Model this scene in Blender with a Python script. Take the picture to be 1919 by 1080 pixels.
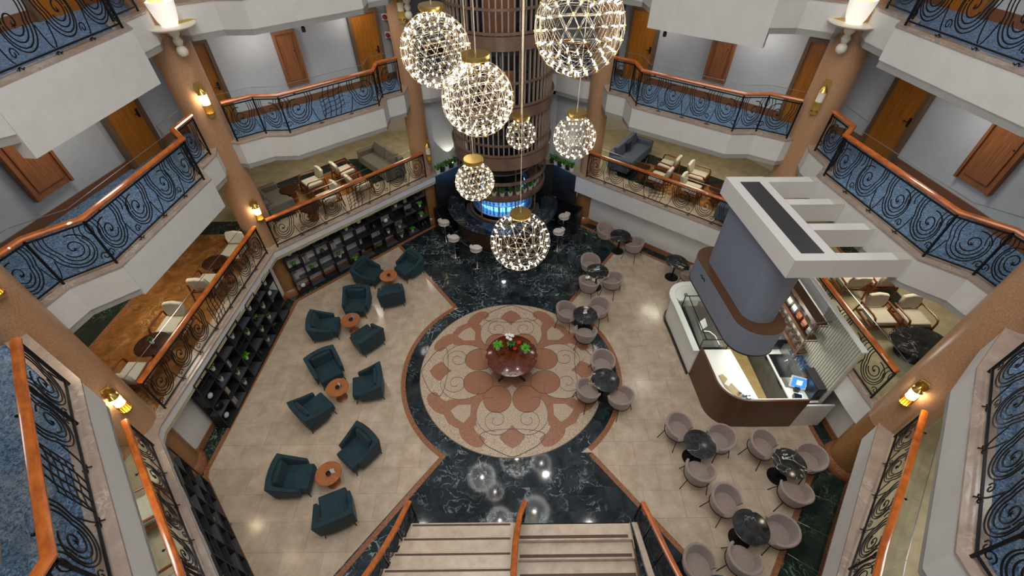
import bpy, math, random
from math import sin, cos, pi, radians, hypot, atan2, sqrt
from mathutils import Vector, Matrix
rnd = random.Random(7)
sc = bpy.context.scene
col = bpy.context.scene.collection
for o in list(bpy.data.objects): bpy.data.objects.remove(o)

# ---------------------------------------------------------------- camera, world, exposure
cam = bpy.data.cameras.new('camera'); cam.sensor_width = 36.0; cam.lens = 850.0/1919*36.0
cam.clip_start = .05; cam.clip_end = 200
co = bpy.data.objects.new('camera', cam); col.objects.link(co); sc.camera = co
co.location = (0, 0, 11.0); co.rotation_euler = (radians(90-44.33), 0, -radians(0.6))
sc.view_settings.view_transform = 'Standard'; sc.view_settings.look = 'None'
sc.view_settings.gamma = 1; sc.view_settings.exposure = 0.57
sc.view_settings.use_curve_mapping = False
w = bpy.data.worlds.new('world'); sc.world = w; w.use_nodes = True
w.node_tree.nodes['Background'].inputs[0].default_value = (0.93, 0.97, 1.0, 1)
w.node_tree.nodes['Background'].inputs[1].default_value = 0.19
def area(name, loc, size, power, color=(1, 1, 1), rot=(0, 0, 0), sy=None, shape='RECTANGLE'):
    l = bpy.data.lights.new(name, 'AREA'); l.shape = shape; l.size = size; l.size_y = sy or size
    l.energy = power; l.color = color
    o = bpy.data.objects.new(name, l); o.location = loc; o.rotation_euler = rot; col.objects.link(o); return o
def point(name, loc, power, color=(1, 1, 1), r=.05):
    l = bpy.data.lights.new(name, 'POINT'); l.energy = power; l.color = color; l.shadow_soft_size = r
    o = bpy.data.objects.new(name, l); o.location = loc; col.objects.link(o); return o
area('atrium_fill_light', (0, 2.0, 17.5), 9.5, 820, (1, .995, .985), shape='DISK')  # unseen overhead disk added as broad fill, placed clear of the floor reflections
for x, y in ((-5.5, 3), (-2, 6), (2, 3), (5.5, 4), (-5, 9), (4.5, 9), (-1.5, 11.5), (2.2, 12)):
    area('atrium_ceiling_spot', (x, y, 16.8), .22, 26, (1, .98, .94), shape='DISK')
# lounge lights under the gallery slabs and corridor lights
for x, y, p in ((-9.2, 8.2, 34), (-6.2, 14.2, 30), (-3.9, 16.4, 20), (9.6, 8.4, 38), (6.6, 14.2, 30), (4.0, 16.4, 20), (-6.6, 2.4, 24), (7.6, 2.0, 24)):
    area('lounge_ceiling_light', (x, y, 4.66), .9, p, (1, .93, .76) if y > 5 else (1, .98, .95), shape='DISK')
for x, y, p in ((-8.3, 8.4, 15), (-6.2, 12.6, 13), (8.5, 8.4, 15), (6.4, 12.6, 13), (-4.2, 14.6, 9), (4.3, 14.6, 9), (-8.0, 3.0, 12), (8.0, 3.0, 12)):
    area('corridor_ceiling_light', (x, y, 7.84), .7, p, (1, .97, .92), shape='DISK')

# ---------------------------------------------------------------- materials
def lin(c):
    c = c/255.0
    return c/12.92 if c <= .04045 else ((c+.055)/1.055)**2.4
def rgb(r, g, b): return (lin(r), lin(g), lin(b), 1)
MATS = {}
def newmat(name):
    m = bpy.data.materials.new(name); m.use_nodes = True
    nt = m.node_tree; return m, nt, nt.nodes['Principled BSDF']
def setp(p, **k):
    for a, v in k.items():
        n = {'rough': 'Roughness', 'metal': 'Metallic', 'spec': 'Specular IOR Level', 'emit': 'Emission Strength', 'coat': 'Coat Weight',
             'sheen': 'Sheen Weight', 'alpha': 'Alpha', 'trans': 'Transmission Weight', 'ecol': 'Emission Color', 'ior': 'IOR'}[a]
        p.inputs[n].default_value = v
def tex(nt, scale, detail=4, rough=.5, dist=0, coord='Object', stretch=None, kind='noise'):
    tc = nt.nodes.new('ShaderNodeTexCoord'); mp = nt.nodes.new('ShaderNodeMapping')
    nt.links.new(tc.outputs[coord], mp.inputs[0])
    if stretch: mp.inputs['Scale'].default_value = stretch
    if kind == 'noise':
        n = nt.nodes.new('ShaderNodeTexNoise'); n.inputs['Scale'].default_value = scale
        n.inputs['Detail'].default_value = detail; n.inputs['Roughness'].default_value = rough; n.inputs['Distortion'].default_value = dist
    else:
        n = nt.nodes.new('ShaderNodeTexVoronoi'); n.inputs['Scale'].default_value = scale
    nt.links.new(mp.outputs[0], n.inputs['Vector']); return n, mp
def ramp(nt, src, stops):
    r = nt.nodes.new('ShaderNodeValToRGB'); e = r.color_ramp.elements
    while len(e) < len(stops): e.new(.5)
    for i, (p, c) in enumerate(stops): e[i].position = p; e[i].color = c
    nt.links.new(src, r.inputs[0]); return r
def mat(name, c, rough=.6, c2=None, scale=8, metal=0, detail=4, stretch=None, bump=0, bscale=None, rnd_amt=0, lo=.35, hi=.65, dist=0, **k):
    m, nt, p = newmat(name); setp(p, rough=rough, metal=metal, **k)
    out = None
    if c2:
        n, mp = tex(nt, scale, detail, .6, dist, stretch=stretch)
        r = ramp(nt, n.outputs[0], [(lo, c), (hi, c2)]); out = r.outputs[0]
    else: p.inputs['Base Color'].default_value = c
    if rnd_amt:
        oi = nt.nodes.new('ShaderNodeObjectInfo'); mr = nt.nodes.new('ShaderNodeMapRange')
        mr.inputs[3].default_value = 1-rnd_amt; mr.inputs[4].default_value = 1+rnd_amt
        nt.links.new(oi.outputs['Random'], mr.inputs[0])
        hs = nt.nodes.new('ShaderNodeHueSaturation'); nt.links.new(mr.outputs[0], hs.inputs['Value'])
        if out: nt.links.new(out, hs.inputs['Color'])
        else: hs.inputs['Color'].default_value = c
        out = hs.outputs[0]
    if out: nt.links.new(out, p.inputs['Base Color'])
    if bump:
        n2, _ = tex(nt, bscale or scale, 3, .6, stretch=stretch); b = nt.nodes.new('ShaderNodeBump')
        b.inputs['Strength'].default_value = bump; b.inputs['Distance'].default_value = .02
        nt.links.new(n2.outputs[0], b.inputs['Height']); nt.links.new(b.outputs[0], p.inputs['Normal'])
    MATS[name] = m; return m
def marble(name, base, base2, vein, scale=1.6, vw=.03, rough=.12, rnd_amt=0, vscale=3, strength=1.0):
    m, nt, p = newmat(name); setp(p, rough=rough)
    n, mp = tex(nt, scale, 5, .6, .8)
    src = [mp]
    if rnd_amt:                                                    # every slab is cut from another part of the block
        oi = nt.nodes.new('ShaderNodeObjectInfo'); cx = nt.nodes.new('ShaderNodeMath'); cx.operation = 'MULTIPLY'; cx.inputs[1].default_value = 37
        nt.links.new(oi.outputs['Random'], cx.inputs[0]); cb = nt.nodes.new('ShaderNodeCombineXYZ')
        for i in (0, 1, 2): nt.links.new(cx.outputs[0], cb.inputs[i])
        nt.links.new(cb.outputs[0], mp.inputs['Location'])
    r = ramp(nt, n.outputs[0], [(.35, base), (.7, base2)])
    n2 = nt.nodes.new('ShaderNodeTexNoise'); n2.inputs['Scale'].default_value = vscale; n2.inputs['Detail'].default_value = 6
    n2.inputs['Distortion'].default_value = 1.6; nt.links.new(mp.outputs[0], n2.inputs['Vector'])
    r2 = ramp(nt, n2.outputs[0], [(.5-vw, (0, 0, 0, 1)), (.5, (strength, strength, strength, 1)), (.5+vw, (0, 0, 0, 1))])
    n3 = nt.nodes.new('ShaderNodeTexNoise'); n3.inputs['Scale'].default_value = 1.1; nt.links.new(mp.outputs[0], n3.inputs['Vector'])
    r3 = ramp(nt, n3.outputs[0], [(.45, (0, 0, 0, 1)), (.62, (1, 1, 1, 1))])
    mu = nt.nodes.new('ShaderNodeMath'); mu.operation = 'MULTIPLY'; nt.links.new(r2.outputs[0], mu.inputs[0]); nt.links.new(r3.outputs[0], mu.inputs[1])
    mx = nt.nodes.new('ShaderNodeMixRGB'); nt.links.new(mu.outputs[0], mx.inputs[0]); nt.links.new(r.outputs[0], mx.inputs[1]); mx.inputs[2].default_value = vein
    out = mx.outputs[0]
    if rnd_amt:
        mr = nt.nodes.new('ShaderNodeMapRange'); mr.inputs[3].default_value = 1-rnd_amt; mr.inputs[4].default_value = 1+rnd_amt
        nt.links.new(oi.outputs['Random'], mr.inputs[0]); hs = nt.nodes.new('ShaderNodeHueSaturation')
        nt.links.new(mr.outputs[0], hs.inputs['Value']); nt.links.new(out, hs.inputs['Color']); out = hs.outputs[0]
    nt.links.new(out, p.inputs['Base Color']); MATS[name] = m; return m
def emis(name, c, s):
    m, nt, p = newmat(name); setp(p, emit=s, ecol=c); p.inputs['Base Color'].default_value = c; MATS[name] = m; return m
def glassmat(name, tint=(.97, .99, .98, 1), amt=.12, top=.22):
    m = bpy.data.materials.new(name); m.use_nodes = True; nt = m.node_tree; nt.nodes.clear()
    o = nt.nodes.new('ShaderNodeOutputMaterial'); mx = nt.nodes.new('ShaderNodeMixShader')
    t = nt.nodes.new('ShaderNodeBsdfTransparent'); t.inputs[0].default_value = tint
    g = nt.nodes.new('ShaderNodeBsdfGlossy'); g.inputs['Roughness'].default_value = .03
    lw = nt.nodes.new('ShaderNodeLayerWeight'); lw.inputs[0].default_value = amt
    cl = nt.nodes.new('ShaderNodeMath'); cl.operation = 'MINIMUM'; cl.inputs[1].default_value = top; nt.links.new(lw.outputs['Fresnel'], cl.inputs[0]); nt.links.new(cl.outputs[0], mx.inputs[0]); nt.links.new(t.outputs[0], mx.inputs[1]); nt.links.new(g.outputs[0], mx.inputs[2])
    nt.links.new(mx.outputs[0], o.inputs[0]); MATS[name] = m; return m

WHITE = mat('white_plaster', rgb(206, 203, 198), .7, rgb(200, 197, 192), 3)
WALLG = mat('corridor_paint', rgb(186, 188, 190), .7, rgb(180, 181, 183), 2)
WARMW = mat('warm_wall', rgb(188, 182, 168), .65, rgb(180, 174, 160), 2)
LEDGE = marble('ledge_marble', rgb(165, 146, 132), rgb(146, 128, 116), rgb(188, 172, 160), 3, .03, .25)
TERRA = mat('terracotta_marble', rgb(156, 104, 70), .22, rgb(120, 74, 48), 24, detail=6)
CREAM = mat('cream_marble', rgb(190, 172, 150), .16, rgb(172, 152, 130), 3.2, detail=6, rnd_amt=.05, bump=0)
CREAM2 = mat('lounge_marble', rgb(186, 174, 142), .16, rgb(168, 154, 122), 3, detail=5)
GREENM = marble('dark_green_marble', rgb(20, 28, 32), rgb(50, 58, 62), rgb(150, 166, 164), 2.4, .022, .06, rnd_amt=.35, vscale=2.6)
GREENB = marble('border_green_marble', rgb(18, 30, 26), rgb(34, 50, 42), rgb(120, 140, 120), 3, .02, .14, vscale=3)
BROWNM = marble('brown_marble', rgb(160, 106, 54), rgb(104, 66, 32), rgb(190, 150, 98), 2.4, .04, .16)
BLACKM = marble('black_table_marble', rgb(26, 27, 28), rgb(56, 57, 58), rgb(225, 225, 222), 7, .010, .14, rnd_amt=.2, vscale=1.5)
BLACKM2 = marble('black_counter_marble', rgb(20, 22, 26), rgb(44, 48, 54), rgb(150, 155, 160), 2, .01, .12, vscale=2)
CARPET = mat('blue_carpet', rgb(46, 74, 108), .95, rgb(140, 164, 190), 16, detail=10, stretch=(1, 1, 1), lo=.40, hi=.66, dist=2.2)
WOODR = mat('handrail_wood', rgb(192, 104, 40), .25, rgb(154, 76, 26), 5, stretch=(1, 1, 6), coat=.4)
DOORW = mat('oak_veneer', rgb(160, 100, 58), .4, rgb(120, 70, 38), 3, stretch=(14, 14, .7), detail=6)
DOORM = mat('mustard_door', rgb(168, 104, 30), .35, rgb(142, 84, 20), 3, stretch=(9, 9, .6))
DOORF = mat('door_frame_brown', rgb(104, 80, 58), .45)
SKIRT = mat('brown_skirting', rgb(122, 76, 46), .4)
IRON = mat('black_iron', rgb(28, 29, 32), .42, metal=.55)
COLM = mat('column_stone', rgb(182, 142, 108), .3, rgb(160, 118, 84), 38, detail=8)
COLM2 = mat('column_base_stone', rgb(150, 106, 62), .35, rgb(128, 86, 48), 20)
BRASS = mat('brass', rgb(206, 172, 96), .3, metal=1)
BRONZE = mat('bronze_ring', rgb(132, 108, 92), .3, rgb(114, 92, 78), 2, metal=.3)
SLAT = mat('slat_metal', rgb(158, 140, 126), .4, metal=.2)
DARKG = mat('dark_shaft_glass', rgb(38, 42, 48), .12, rgb(26, 28, 32), 1)
TEAL = mat('teal_velvet', rgb(3, 46, 56), .8, rgb(2, 28, 36), 3.5, detail=5, sheen=.08, rnd_amt=.12)
TAUPE = mat('taupe_fabric', rgb(150, 132, 124), .85, rgb(136, 118, 110), 40, sheen=.3, rnd_amt=.04)
WHITEF = mat('white_leather', rgb(206, 196, 186), .5)
CREAMF = mat('cream_upholstery', rgb(205, 196, 176), .85, rgb(192, 182, 162), 30)
GREYF = mat('grey_upholstery', rgb(112, 106, 94), .9, rgb(98, 92, 80), 30)
BLUEF = mat('blue_grey_upholstery', rgb(84, 92, 108), .9, rgb(72, 80, 96), 30)
NAVY = mat('navy_cushion', rgb(30, 42, 62), .9)
CHAIRW = mat('chair_wood', rgb(134, 70, 34), .35, rgb(108, 52, 22), 6)
TABLEW = mat('round_table_wood', rgb(164, 98, 50), .35, rgb(136, 76, 36), 6, stretch=(1, 8, 1), rnd_amt=.08)
BURL = mat('burl_wood', rgb(110, 50, 20), .14, rgb(58, 20, 8), 9, detail=8, dist=1.5, coat=.5)
CHROME = mat('chrome', rgb(200, 200, 205), .15, metal=1)
LEGM = mat('thin_leg_metal', rgb(30, 28, 28), .4, metal=.6)
SHELFM = mat('black_shelf', rgb(26, 26, 28), .5)
SHELFP = mat('charcoal_shelf_board', rgb(62, 62, 66), .6)
LEAF = mat('leaf_green', rgb(44, 96, 34), .5, rgb(88, 140, 48), 14, rnd_amt=.25)
LEAFB = mat('bright_leaf', rgb(110, 190, 50), .5, rgb(60, 140, 30), 14)
POTW = mat('white_pot', rgb(210, 208, 202), .4)
POTD = mat('dark_pot', rgb(30, 28, 28), .35)
KWHITE = mat('kiosk_white', rgb(210, 206, 201), .5)
KGREY = mat('kiosk_grey', rgb(122, 128, 142), .5)
KBROWN = mat('kiosk_brown', rgb(84, 54, 32), .4)
KDARK = mat('kiosk_dark_panel', rgb(52, 52, 54), .5)
KTOP = mat('kiosk_counter_white', rgb(226, 228, 222), .3)
KFLOOR = mat('kiosk_floor_wood', rgb(176, 152, 100), .4, rgb(160, 134, 84), 4)
KGFLOOR = mat('kiosk_floor_mat', rgb(104, 102, 94), .8, rgb(88, 88, 82), 3)
MACH = mat('black_appliance', rgb(22, 23, 26), .3)
STEEL = mat('brushed_steel', rgb(160, 160, 160), .3, metal=.8)
AMBER = mat('jar_amber', rgb(170, 84, 36), .3)
YELB = mat('yellow_tin', rgb(206, 180, 60), .4)
STAIRM = mat('stair_marble', rgb(204, 186, 164), .22, rgb(184, 164, 142), 4, detail=6)
MOSC = mat('cream_mosaic', rgb(202, 184, 162), .35, rgb(150, 124, 100), 55, detail=2, lo=.4, hi=.62)
MOST = mat('terracotta_mosaic', rgb(168, 120, 92), .35, rgb(118, 74, 54), 55, detail=2, lo=.4, hi=.66)
GROUT = mat('dark_joint', rgb(46, 36, 30), .8)
JOINT = mat('floor_joint', rgb(116, 98, 80), .8)
RED = mat('red_petal', rgb(190, 22, 34), .5)
WPET = mat('white_petal', rgb(235, 232, 228), .5)
BOOK = mat('book_spine', rgb(150, 140, 130), .7, rnd_amt=.5)
CARDB = mat('blue_card', rgb(120, 160, 205), .5)
SIGNP = mat('paper', rgb(225, 225, 222), .6)
FIREB = mat('red_plastic', rgb(120, 30, 26), .4)
BLKP = mat('black_plastic', rgb(18, 18, 20), .4)
LAMPW = mat('alabaster', rgb(226, 216, 198), .4)
GOLDW = mat('gold_wire', rgb(150, 138, 118), .35, metal=.85)
CORD = mat('lamp_cord', rgb(196, 176, 150), .4)
BULB = emis('led_bulb', (.98, .985, 1, 1), 26)
SCON = emis('sconce_glow', (1, .86, .6, 1), 22)
BLUEL = emis('blue_backlight', (.16, .50, 1, 1), 1.5)
SCREEN = emis('pos_screen', (.03, .16, .6, 1), 1.0)
SCREENL = emis('pos_screen_light', (.35, .7, 1, 1), 1.6)
LAMPE = emis('shade_glow', (1, .95, .86, 1), .3)
DOWNL = emis('downlight_lens', (1, .95, .85, 1), 8)
GLASS = glassmat('clear_glass')
GLASSB = glassmat('bottle_glass', (.55, .75, .95, 1), .3)

# ---------------------------------------------------------------- mesh helpers
class MB:
    def __init__(s): s.v = []; s.f = []
    def add(s, vs, fs):
        b = len(s.v); s.v += [tuple(v) for v in vs]; s.f += [tuple(i+b for i in f) for f in fs]; return s
    def box(s, x0, x1, y0, y1, z0, z1, M=None):
        vs = [(x, y, z) for z in (z0, z1) for y in (y0, y1) for x in (x0, x1)]
        if M is not None: vs = [M @ Vector(v) for v in vs]
        return s.add(vs, [(0, 2, 3, 1), (4, 5, 7, 6), (0, 1, 5, 4), (2, 6, 7, 3), (0, 4, 6, 2), (1, 3, 7, 5)])
    def prism(s, poly, z0, z1, top=None):
        n = len(poly); top = top or poly
        vs = [(x, y, z0) for x, y in poly] + [(x, y, z1) for x, y in top]
        a = sum(poly[i][0]*poly[(i+1) % n][1]-poly[(i+1) % n][0]*poly[i][1] for i in range(n))
        fs = [tuple(range(n))[::-1], tuple(range(n, 2*n))] + [(i, (i+1) % n, n+(i+1) % n, n+i) for i in range(n)]
        if a < 0: fs = [f[::-1] for f in fs]
        return s.add(vs, fs)
    def tube(s, path, r, n=6, r2=None, flat=None, closed=False):
        P = [Vector(p) for p in path]; m = len(P); rings = []; prev = None
        for i in range(m):
            if closed: t = (P[(i+1) % m]-P[i-1])
            else: t = (P[min(i+1, m-1)]-P[max(i-1, 0)])
            if t.length < 1e-9: t = Vector((0, 0, 1))
            t.normalize()
            if prev is None:
                u = Vector((0, 0, 1)) if abs(t.z) < .9 else Vector((1, 0, 0))
                if flat is not None: u = Vector(flat)
                u = (u - t*u.dot(t)).normalized()
            else: u = (prev - t*prev.dot(t)); u = u.normalized() if u.length > 1e-6 else prev
            prev = u; v = t.cross(u)
            rr = r if r2 is None else (r + (r2-r)*i/max(1, m-1))
            ru, rv = (rr, rr) if not isinstance(rr, tuple) else rr
            rings.append([P[i]+u*ru*cos(2*pi*(k+.5)/n)+v*rv*sin(2*pi*(k+.5)/n) for k in range(n)])
        vs = [v for R in rings for v in R]; fs = []
        M = m if closed else m-1
        for i in range(M):
            for k in range(n):
                a = i*n+k; b = i*n+(k+1) % n; j = (i+1) % m
                fs.append((a, b, j*n+(k+1) % n, j*n+k))
        if not closed: fs += [tuple(range(n))[::-1], tuple((m-1)*n+k for k in range(n))]
        return s.add(vs, fs)
    def lathe(s, prof, n=16, c=(0, 0, 0), a0=0, a1=2*pi):
        full = abs(a1-a0-2*pi) < 1e-6; cnt = n if full else n+1
        vs = []; m = len(prof)
        for k in range(cnt):
            a = a0+(a1-a0)*k/n
            vs += [(c[0]+r*cos(a), c[1]+r*sin(a), c[2]+z) for r, z in prof]
        fs = []
        for k in range(n):
            k2 = (k+1) % cnt
            for i in range(m-1): fs.append((k*m+i, k2*m+i, k2*m+i+1, k*m+i+1))
        return s.add(vs, fs)
    def sphere(s, c, r, n=10, m=7, sc=(1, 1, 1)):
        vs = [(c[0]+r*sc[0]*sin(pi*j/m)*cos(2*pi*i/n), c[1]+r*sc[1]*sin(pi*j/m)*sin(2*pi*i/n), c[2]+r*sc[2]*cos(pi*j/m)) for j in range(m+1) for i in range(n)]
        fs = [(j*n+i, (j+1)*n+i, (j+1)*n+(i+1) % n, j*n+(i+1) % n) for j in range(m) for i in range(n)]
        return s.add(vs, fs)
    def xf(s, M): s.v = [tuple(M @ Vector(v)) for v in s.v]; return s
    def mesh(s, name, m, smooth=False):
        me = bpy.data.meshes.new(name); me.from_pydata(s.v, [], s.f); me.validate(); me.update()
        if m: me.materials.append(m)
        if smooth:
            for p in me.polygons: p.use_smooth = True
            try: me.set_sharp_from_angle(angle=radians(40))
            except Exception: pass
        return me
KIDS = {}
def link(name, me, parent=None, loc=None, rot=None, scale=None):
    o = bpy.data.objects.new(name, me); col.objects.link(o)
    if parent: o.parent = parent; KIDS.setdefault(parent.name, []).append(o)
    if loc is not None: o.location = loc
    if rot is not None: o.rotation_euler = rot
    if scale is not None: o.scale = scale
    return o
def ob(name, mb, m, parent=None, smooth=False, **k): return link(name, mb.mesh(name, m, smooth), parent, **k)
def bev(o, wd=.01, seg=2):
    b = o.modifiers.new('bevel', 'BEVEL'); b.width = wd; b.segments = seg; b.limit_method = 'ANGLE'; b.angle_limit = radians(35); return o
def tag(o, label=None, cat=None, group=None, kind=None):
    if label: o['label'] = label
    if cat: o['category'] = cat
    if group: o['group'] = group
    if kind: o['kind'] = kind
    return o
def struct(o, label=None): o['kind'] = 'structure'; return tag(o, label)
def thing(name, label, cat, loc=(0, 0, 0), rz=0, group=None):
    o = bpy.data.objects.new(name, None); col.objects.link(o); o.location = loc; o.rotation_euler = (0, 0, rz); o.empty_display_size = .1
    return tag(o, label, cat, group)
def dup(src, loc=None, rz=None, label=None, group=None, scale=None):
    def cp(o, parent=None):
        c = o.copy(); col.objects.link(c)
        if parent: c.parent = parent; KIDS.setdefault(parent.name, []).append(c)
        for ch in list(KIDS.get(o.name, [])): cp(ch, c)
        return c
    c = cp(src)
    if loc is not None: c.location = loc
    if rz is not None: c.rotation_euler = (0, 0, rz)
    if scale: c.scale = (scale,)*3
    if label: c['label'] = label
    if group: c['group'] = group
    return c
def offset(pts, d, closed=False):
    """offset a 2-D polyline to its left by d (mitred)"""
    n = len(pts); out = []
    for i in range(n):
        p = Vector(pts[i])
        a = Vector(pts[i-1]) if (i > 0 or closed) else None
        b = Vector(pts[(i+1) % n]) if (i < n-1 or closed) else None
        def nrm(u, v):
            t = (v-u).normalized(); return Vector((-t.y, t.x))
        if a is None: m = nrm(p, b); out.append(tuple(p+m*d)); continue
        if b is None: m = nrm(a, p); out.append(tuple(p+m*d)); continue
        n1 = nrm(a, p); n2 = nrm(p, b); m = (n1+n2)
        m = m.normalized() if m.length > 1e-6 else n1
        out.append(tuple(p+m*(d/max(.35, m.dot(n1)))))
    return out
def band(mb, pts, d0, d1, z0, z1, closed=False):
    """solid strip between two offsets of a polyline"""
    A = offset(pts, d0, closed); B = offset(pts, d1, closed); n = len(pts)
    vs = []
    for a, b in zip(A, B): vs += [(a[0], a[1], z0), (b[0], b[1], z0), (b[0], b[1], z1), (a[0], a[1], z1)]
    fs = []
    for i in range(n if closed else n-1):
        p = i*4; q = ((i+1) % n)*4
        for k in range(4): fs.append((p+k, p+(k+1) % 4, q+(k+1) % 4, q+k))
    if not closed: fs += [(3, 2, 1, 0), ((n-1)*4, (n-1)*4+1, (n-1)*4+2, (n-1)*4+3)]
    return mb.add(vs, fs)
def sweep(mb, pts, prof, z=0):
    """profile (offset, height) swept along a mitred polyline"""
    n = len(pts); m = len(prof); cols = [offset(pts, d) for d, h in prof]
    vs = []
    for i in range(n): vs += [(cols[k][i][0], cols[k][i][1], (z[i] if isinstance(z, (list, tuple)) else z)+prof[k][1]) for k in range(m)]
    fs = [(i*m+k, i*m+(k+1) % m, (i+1)*m+(k+1) % m, (i+1)*m+k) for i in range(n-1) for k in range(m)]
    fs += [tuple(range(m))[::-1], tuple((n-1)*m+k for k in range(m))]
    return mb.add(vs, fs)
def clip(poly, conv):
    """Sutherland-Hodgman; conv is a counter-clockwise convex polygon"""
    out = list(poly); n = len(conv)
    for i in range(n):
        a = conv[i]; b = conv[(i+1) % n]; inp = out; out = []
        def side(p): return (b[0]-a[0])*(p[1]-a[1])-(b[1]-a[1])*(p[0]-a[0])
        for j in range(len(inp)):
            p = inp[j-1]; q = inp[j]; sp = side(p); sq = side(q)
            if sp >= 0 or sq >= 0:
                if (sp < 0) != (sq < 0):
                    t = sp/(sp-sq); out.append((p[0]+(q[0]-p[0])*t, p[1]+(q[1]-p[1])*t))
                if sq >= 0: out.append(q)
        if not out: return []
    return out
def parea(p): return abs(sum(p[i-1][0]*p[i][1]-p[i][0]*p[i-1][1] for i in range(len(p))))/2
def inpoly(pt, poly):
    x, y = pt; c = False
    for i in range(len(poly)):
        (x1, y1), (x2, y2) = poly[i-1], poly[i]
        if (y1 > y) != (y2 > y) and x < (x2-x1)*(y-y1)/(y2-y1)+x1: c = not c
    return c

# ---------------------------------------------------------------- levels and plan outlines (run clockwise, outward is to the left)
MZ, L2, L3 = 2.15, 5.45, 8.6
E2 = [(-4.0, -2.5), (-4.0, 1.3), (-5.7, 3.21), (-6.24, 3.84), (-8.05, 4.95), (-7.85, 5.19), (-7.74, 5.8), (-7.14, 6.36), (-6.91, 9.39), (-7.35, 9.84), (-7.32, 10.54), (-7.65, 11.3), (-6.99, 11.16),
      (-6.44, 11.58), (-5.8, 11.61), (-3.68, 13.42), (-3.7, 14.05), (-3.23, 14.42), (-3.2, 15.4), (-2.6, 15.5), (-1.6, 16.2), (1.7, 16.2), (2.55, 15.5), (3.1, 15.4), (3.16, 14.44), (3.65, 14.06), (3.71, 13.34),
      (6.04, 11.58), (6.69, 11.57), (7.3, 11.16), (7.95, 11.35), (7.67, 10.58), (7.7, 9.85), (7.28, 9.41), (7.7, 6.39), (8.27, 5.87), (8.4, 5.21), (8.35, 4.95), (6.96, 3.91), (4.9, 1.48), (4.88, -2.5)]
EM = [(-4.0, -2.5), (-4.0, 1.0), (-5.0, 2.14), (-7.38, 4.71), (-7.45, 4.92), (-7.15, 10.71), (-2.73, 15.12), (-1.85, 15.94), (1.8, 15.98), (2.57, 15.1),
      (7.3, 11.26), (7.78, 10.55), (7.95, 5.54), (8.0, 4.94), (6.73, 3.45), (5.69, 2.2), (4.7, 1.05), (4.7, -2.5)]
OW = [(-9.9, -2.5), (-9.75, 6.0), (-9.44, 7.84), (-8.82, 11.7), (-7.61, 12.65), (-6.12, 13.82), (-3.7, 15.9), (-3.7, 18.3), (3.7, 18.3), (3.7, 16.1), (5.51, 14.5), (7.79, 12.53), (9.1, 11.4),
      (9.39, 10.04), (9.72, 7.64), (9.9, 6.0), (10.0, -2.5)]
OM = [(-12.2, -2.5), (-12.2, 12), (-8, 19), (8, 19), (12.2, 12), (12.2, -2.5)]
def ringpoly(inner, outer): return inner + outer[::-1]
def slab(name, inner, outer, z0, z1, m):
    return struct(ob(name, MB().prism(ringpoly(inner, outer), z0, z1), m))
# columns
COLS = [(-7.65, 11.3, .44), (7.95, 11.35, .44), (-8.05, 4.95, .45), (8.35, 4.95, .45), (-3.2, 15.4, .36), (3.1, 15.4, .36)]
for x, y, r in COLS:
    mb = MB().lathe([(0, 0), (r, 0), (r, 12.6), (0, 12.6)], 32, (x, y, 0))
    o = struct(ob('column', mb, COLM, smooth=True))
    for z in (0,):
        ob('column_base', MB().lathe([(r, 0), (r+.10, 0), (r+.10, .12), (r+.06, .2), (r+.001, .26)], 32, (x, y, z)), TERRA if z == 0 else LEDGE, o, True)
    ob('column_foot', MB().lathe([(r, 0.26), (r+.004, 0.26), (r+.004, 2.0), (r, 2.0)], 32, (x, y, 0)), COLM2, o, True)
# floors and slabs
mzf = slab('mezzanine_floor', offset(EM, .02), OM, MZ-.35, MZ-.03, CREAM2)
slab('gallery_floor', offset(E2, .02), OM, L2-.74, L2-.06, WHITE)
slab('gallery_floor', offset(E2, .02), OM, L3-.74, L3-.06, WHITE)
slab('carpet_floor', offset(E2, .2), OW, L2-.06, L2-.04, CARPET)
slab('carpet_floor', offset(E2, .2), OW, L3-.06, L3-.04, CARPET)
# fascias, mouldings and stone ledges
def fascia(e, z, h, name, mold=True):
    o = struct(ob(name, band(MB(), e, 0, .2, z-h+.13 if mold else z-h, z-.035), WHITE))
    if mold:
        ob('fascia_shadow_groove', band(MB(), e, .05, .2, z-h+.11, z-h+.13), SHELFP, o)  # charcoal colour paints the shadow line between fascia and moulding
        ob('fascia_moulding', band(MB(), e, .02, .2, z-h, z-h+.11), WHITE, o)
    return o
fascia(E2, L2, .74, 'trim_1'); fascia(E2, L3, .74, 'trim_2')
struct(ob('trim_3', band(MB(), E2[7:9], -.012, .2, L2-.76, L2-.035), WHITE))
struct(ob('trim_4', band(MB(), E2[7:9], -.012, .2, L3-1.0, L3-.035), WHITE))
struct(ob('trim_5', band(MB(), E2[26:28], -.012, .2, L3-1.05, L3-.035), WHITE))
struct(ob('trim_6', band(MB(), E2, -.015, .26, L2-.035, L2), LEDGE))
struct(ob('trim_7', band(MB(), E2, -.015, .26, L3-.035, L3), LEDGE))
struct(ob('trim_8', band(MB(), EM, -.015, .26, MZ-.035, MZ), LEDGE))
struct(ob('trim_9', band(MB(), EM[:7], 0, .45, MZ-.24, MZ-.035), WHITE))
struct(ob('trim_10', band(MB(), EM[9:], 0, .45, MZ-.7, MZ-.035), WHITE))
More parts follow.
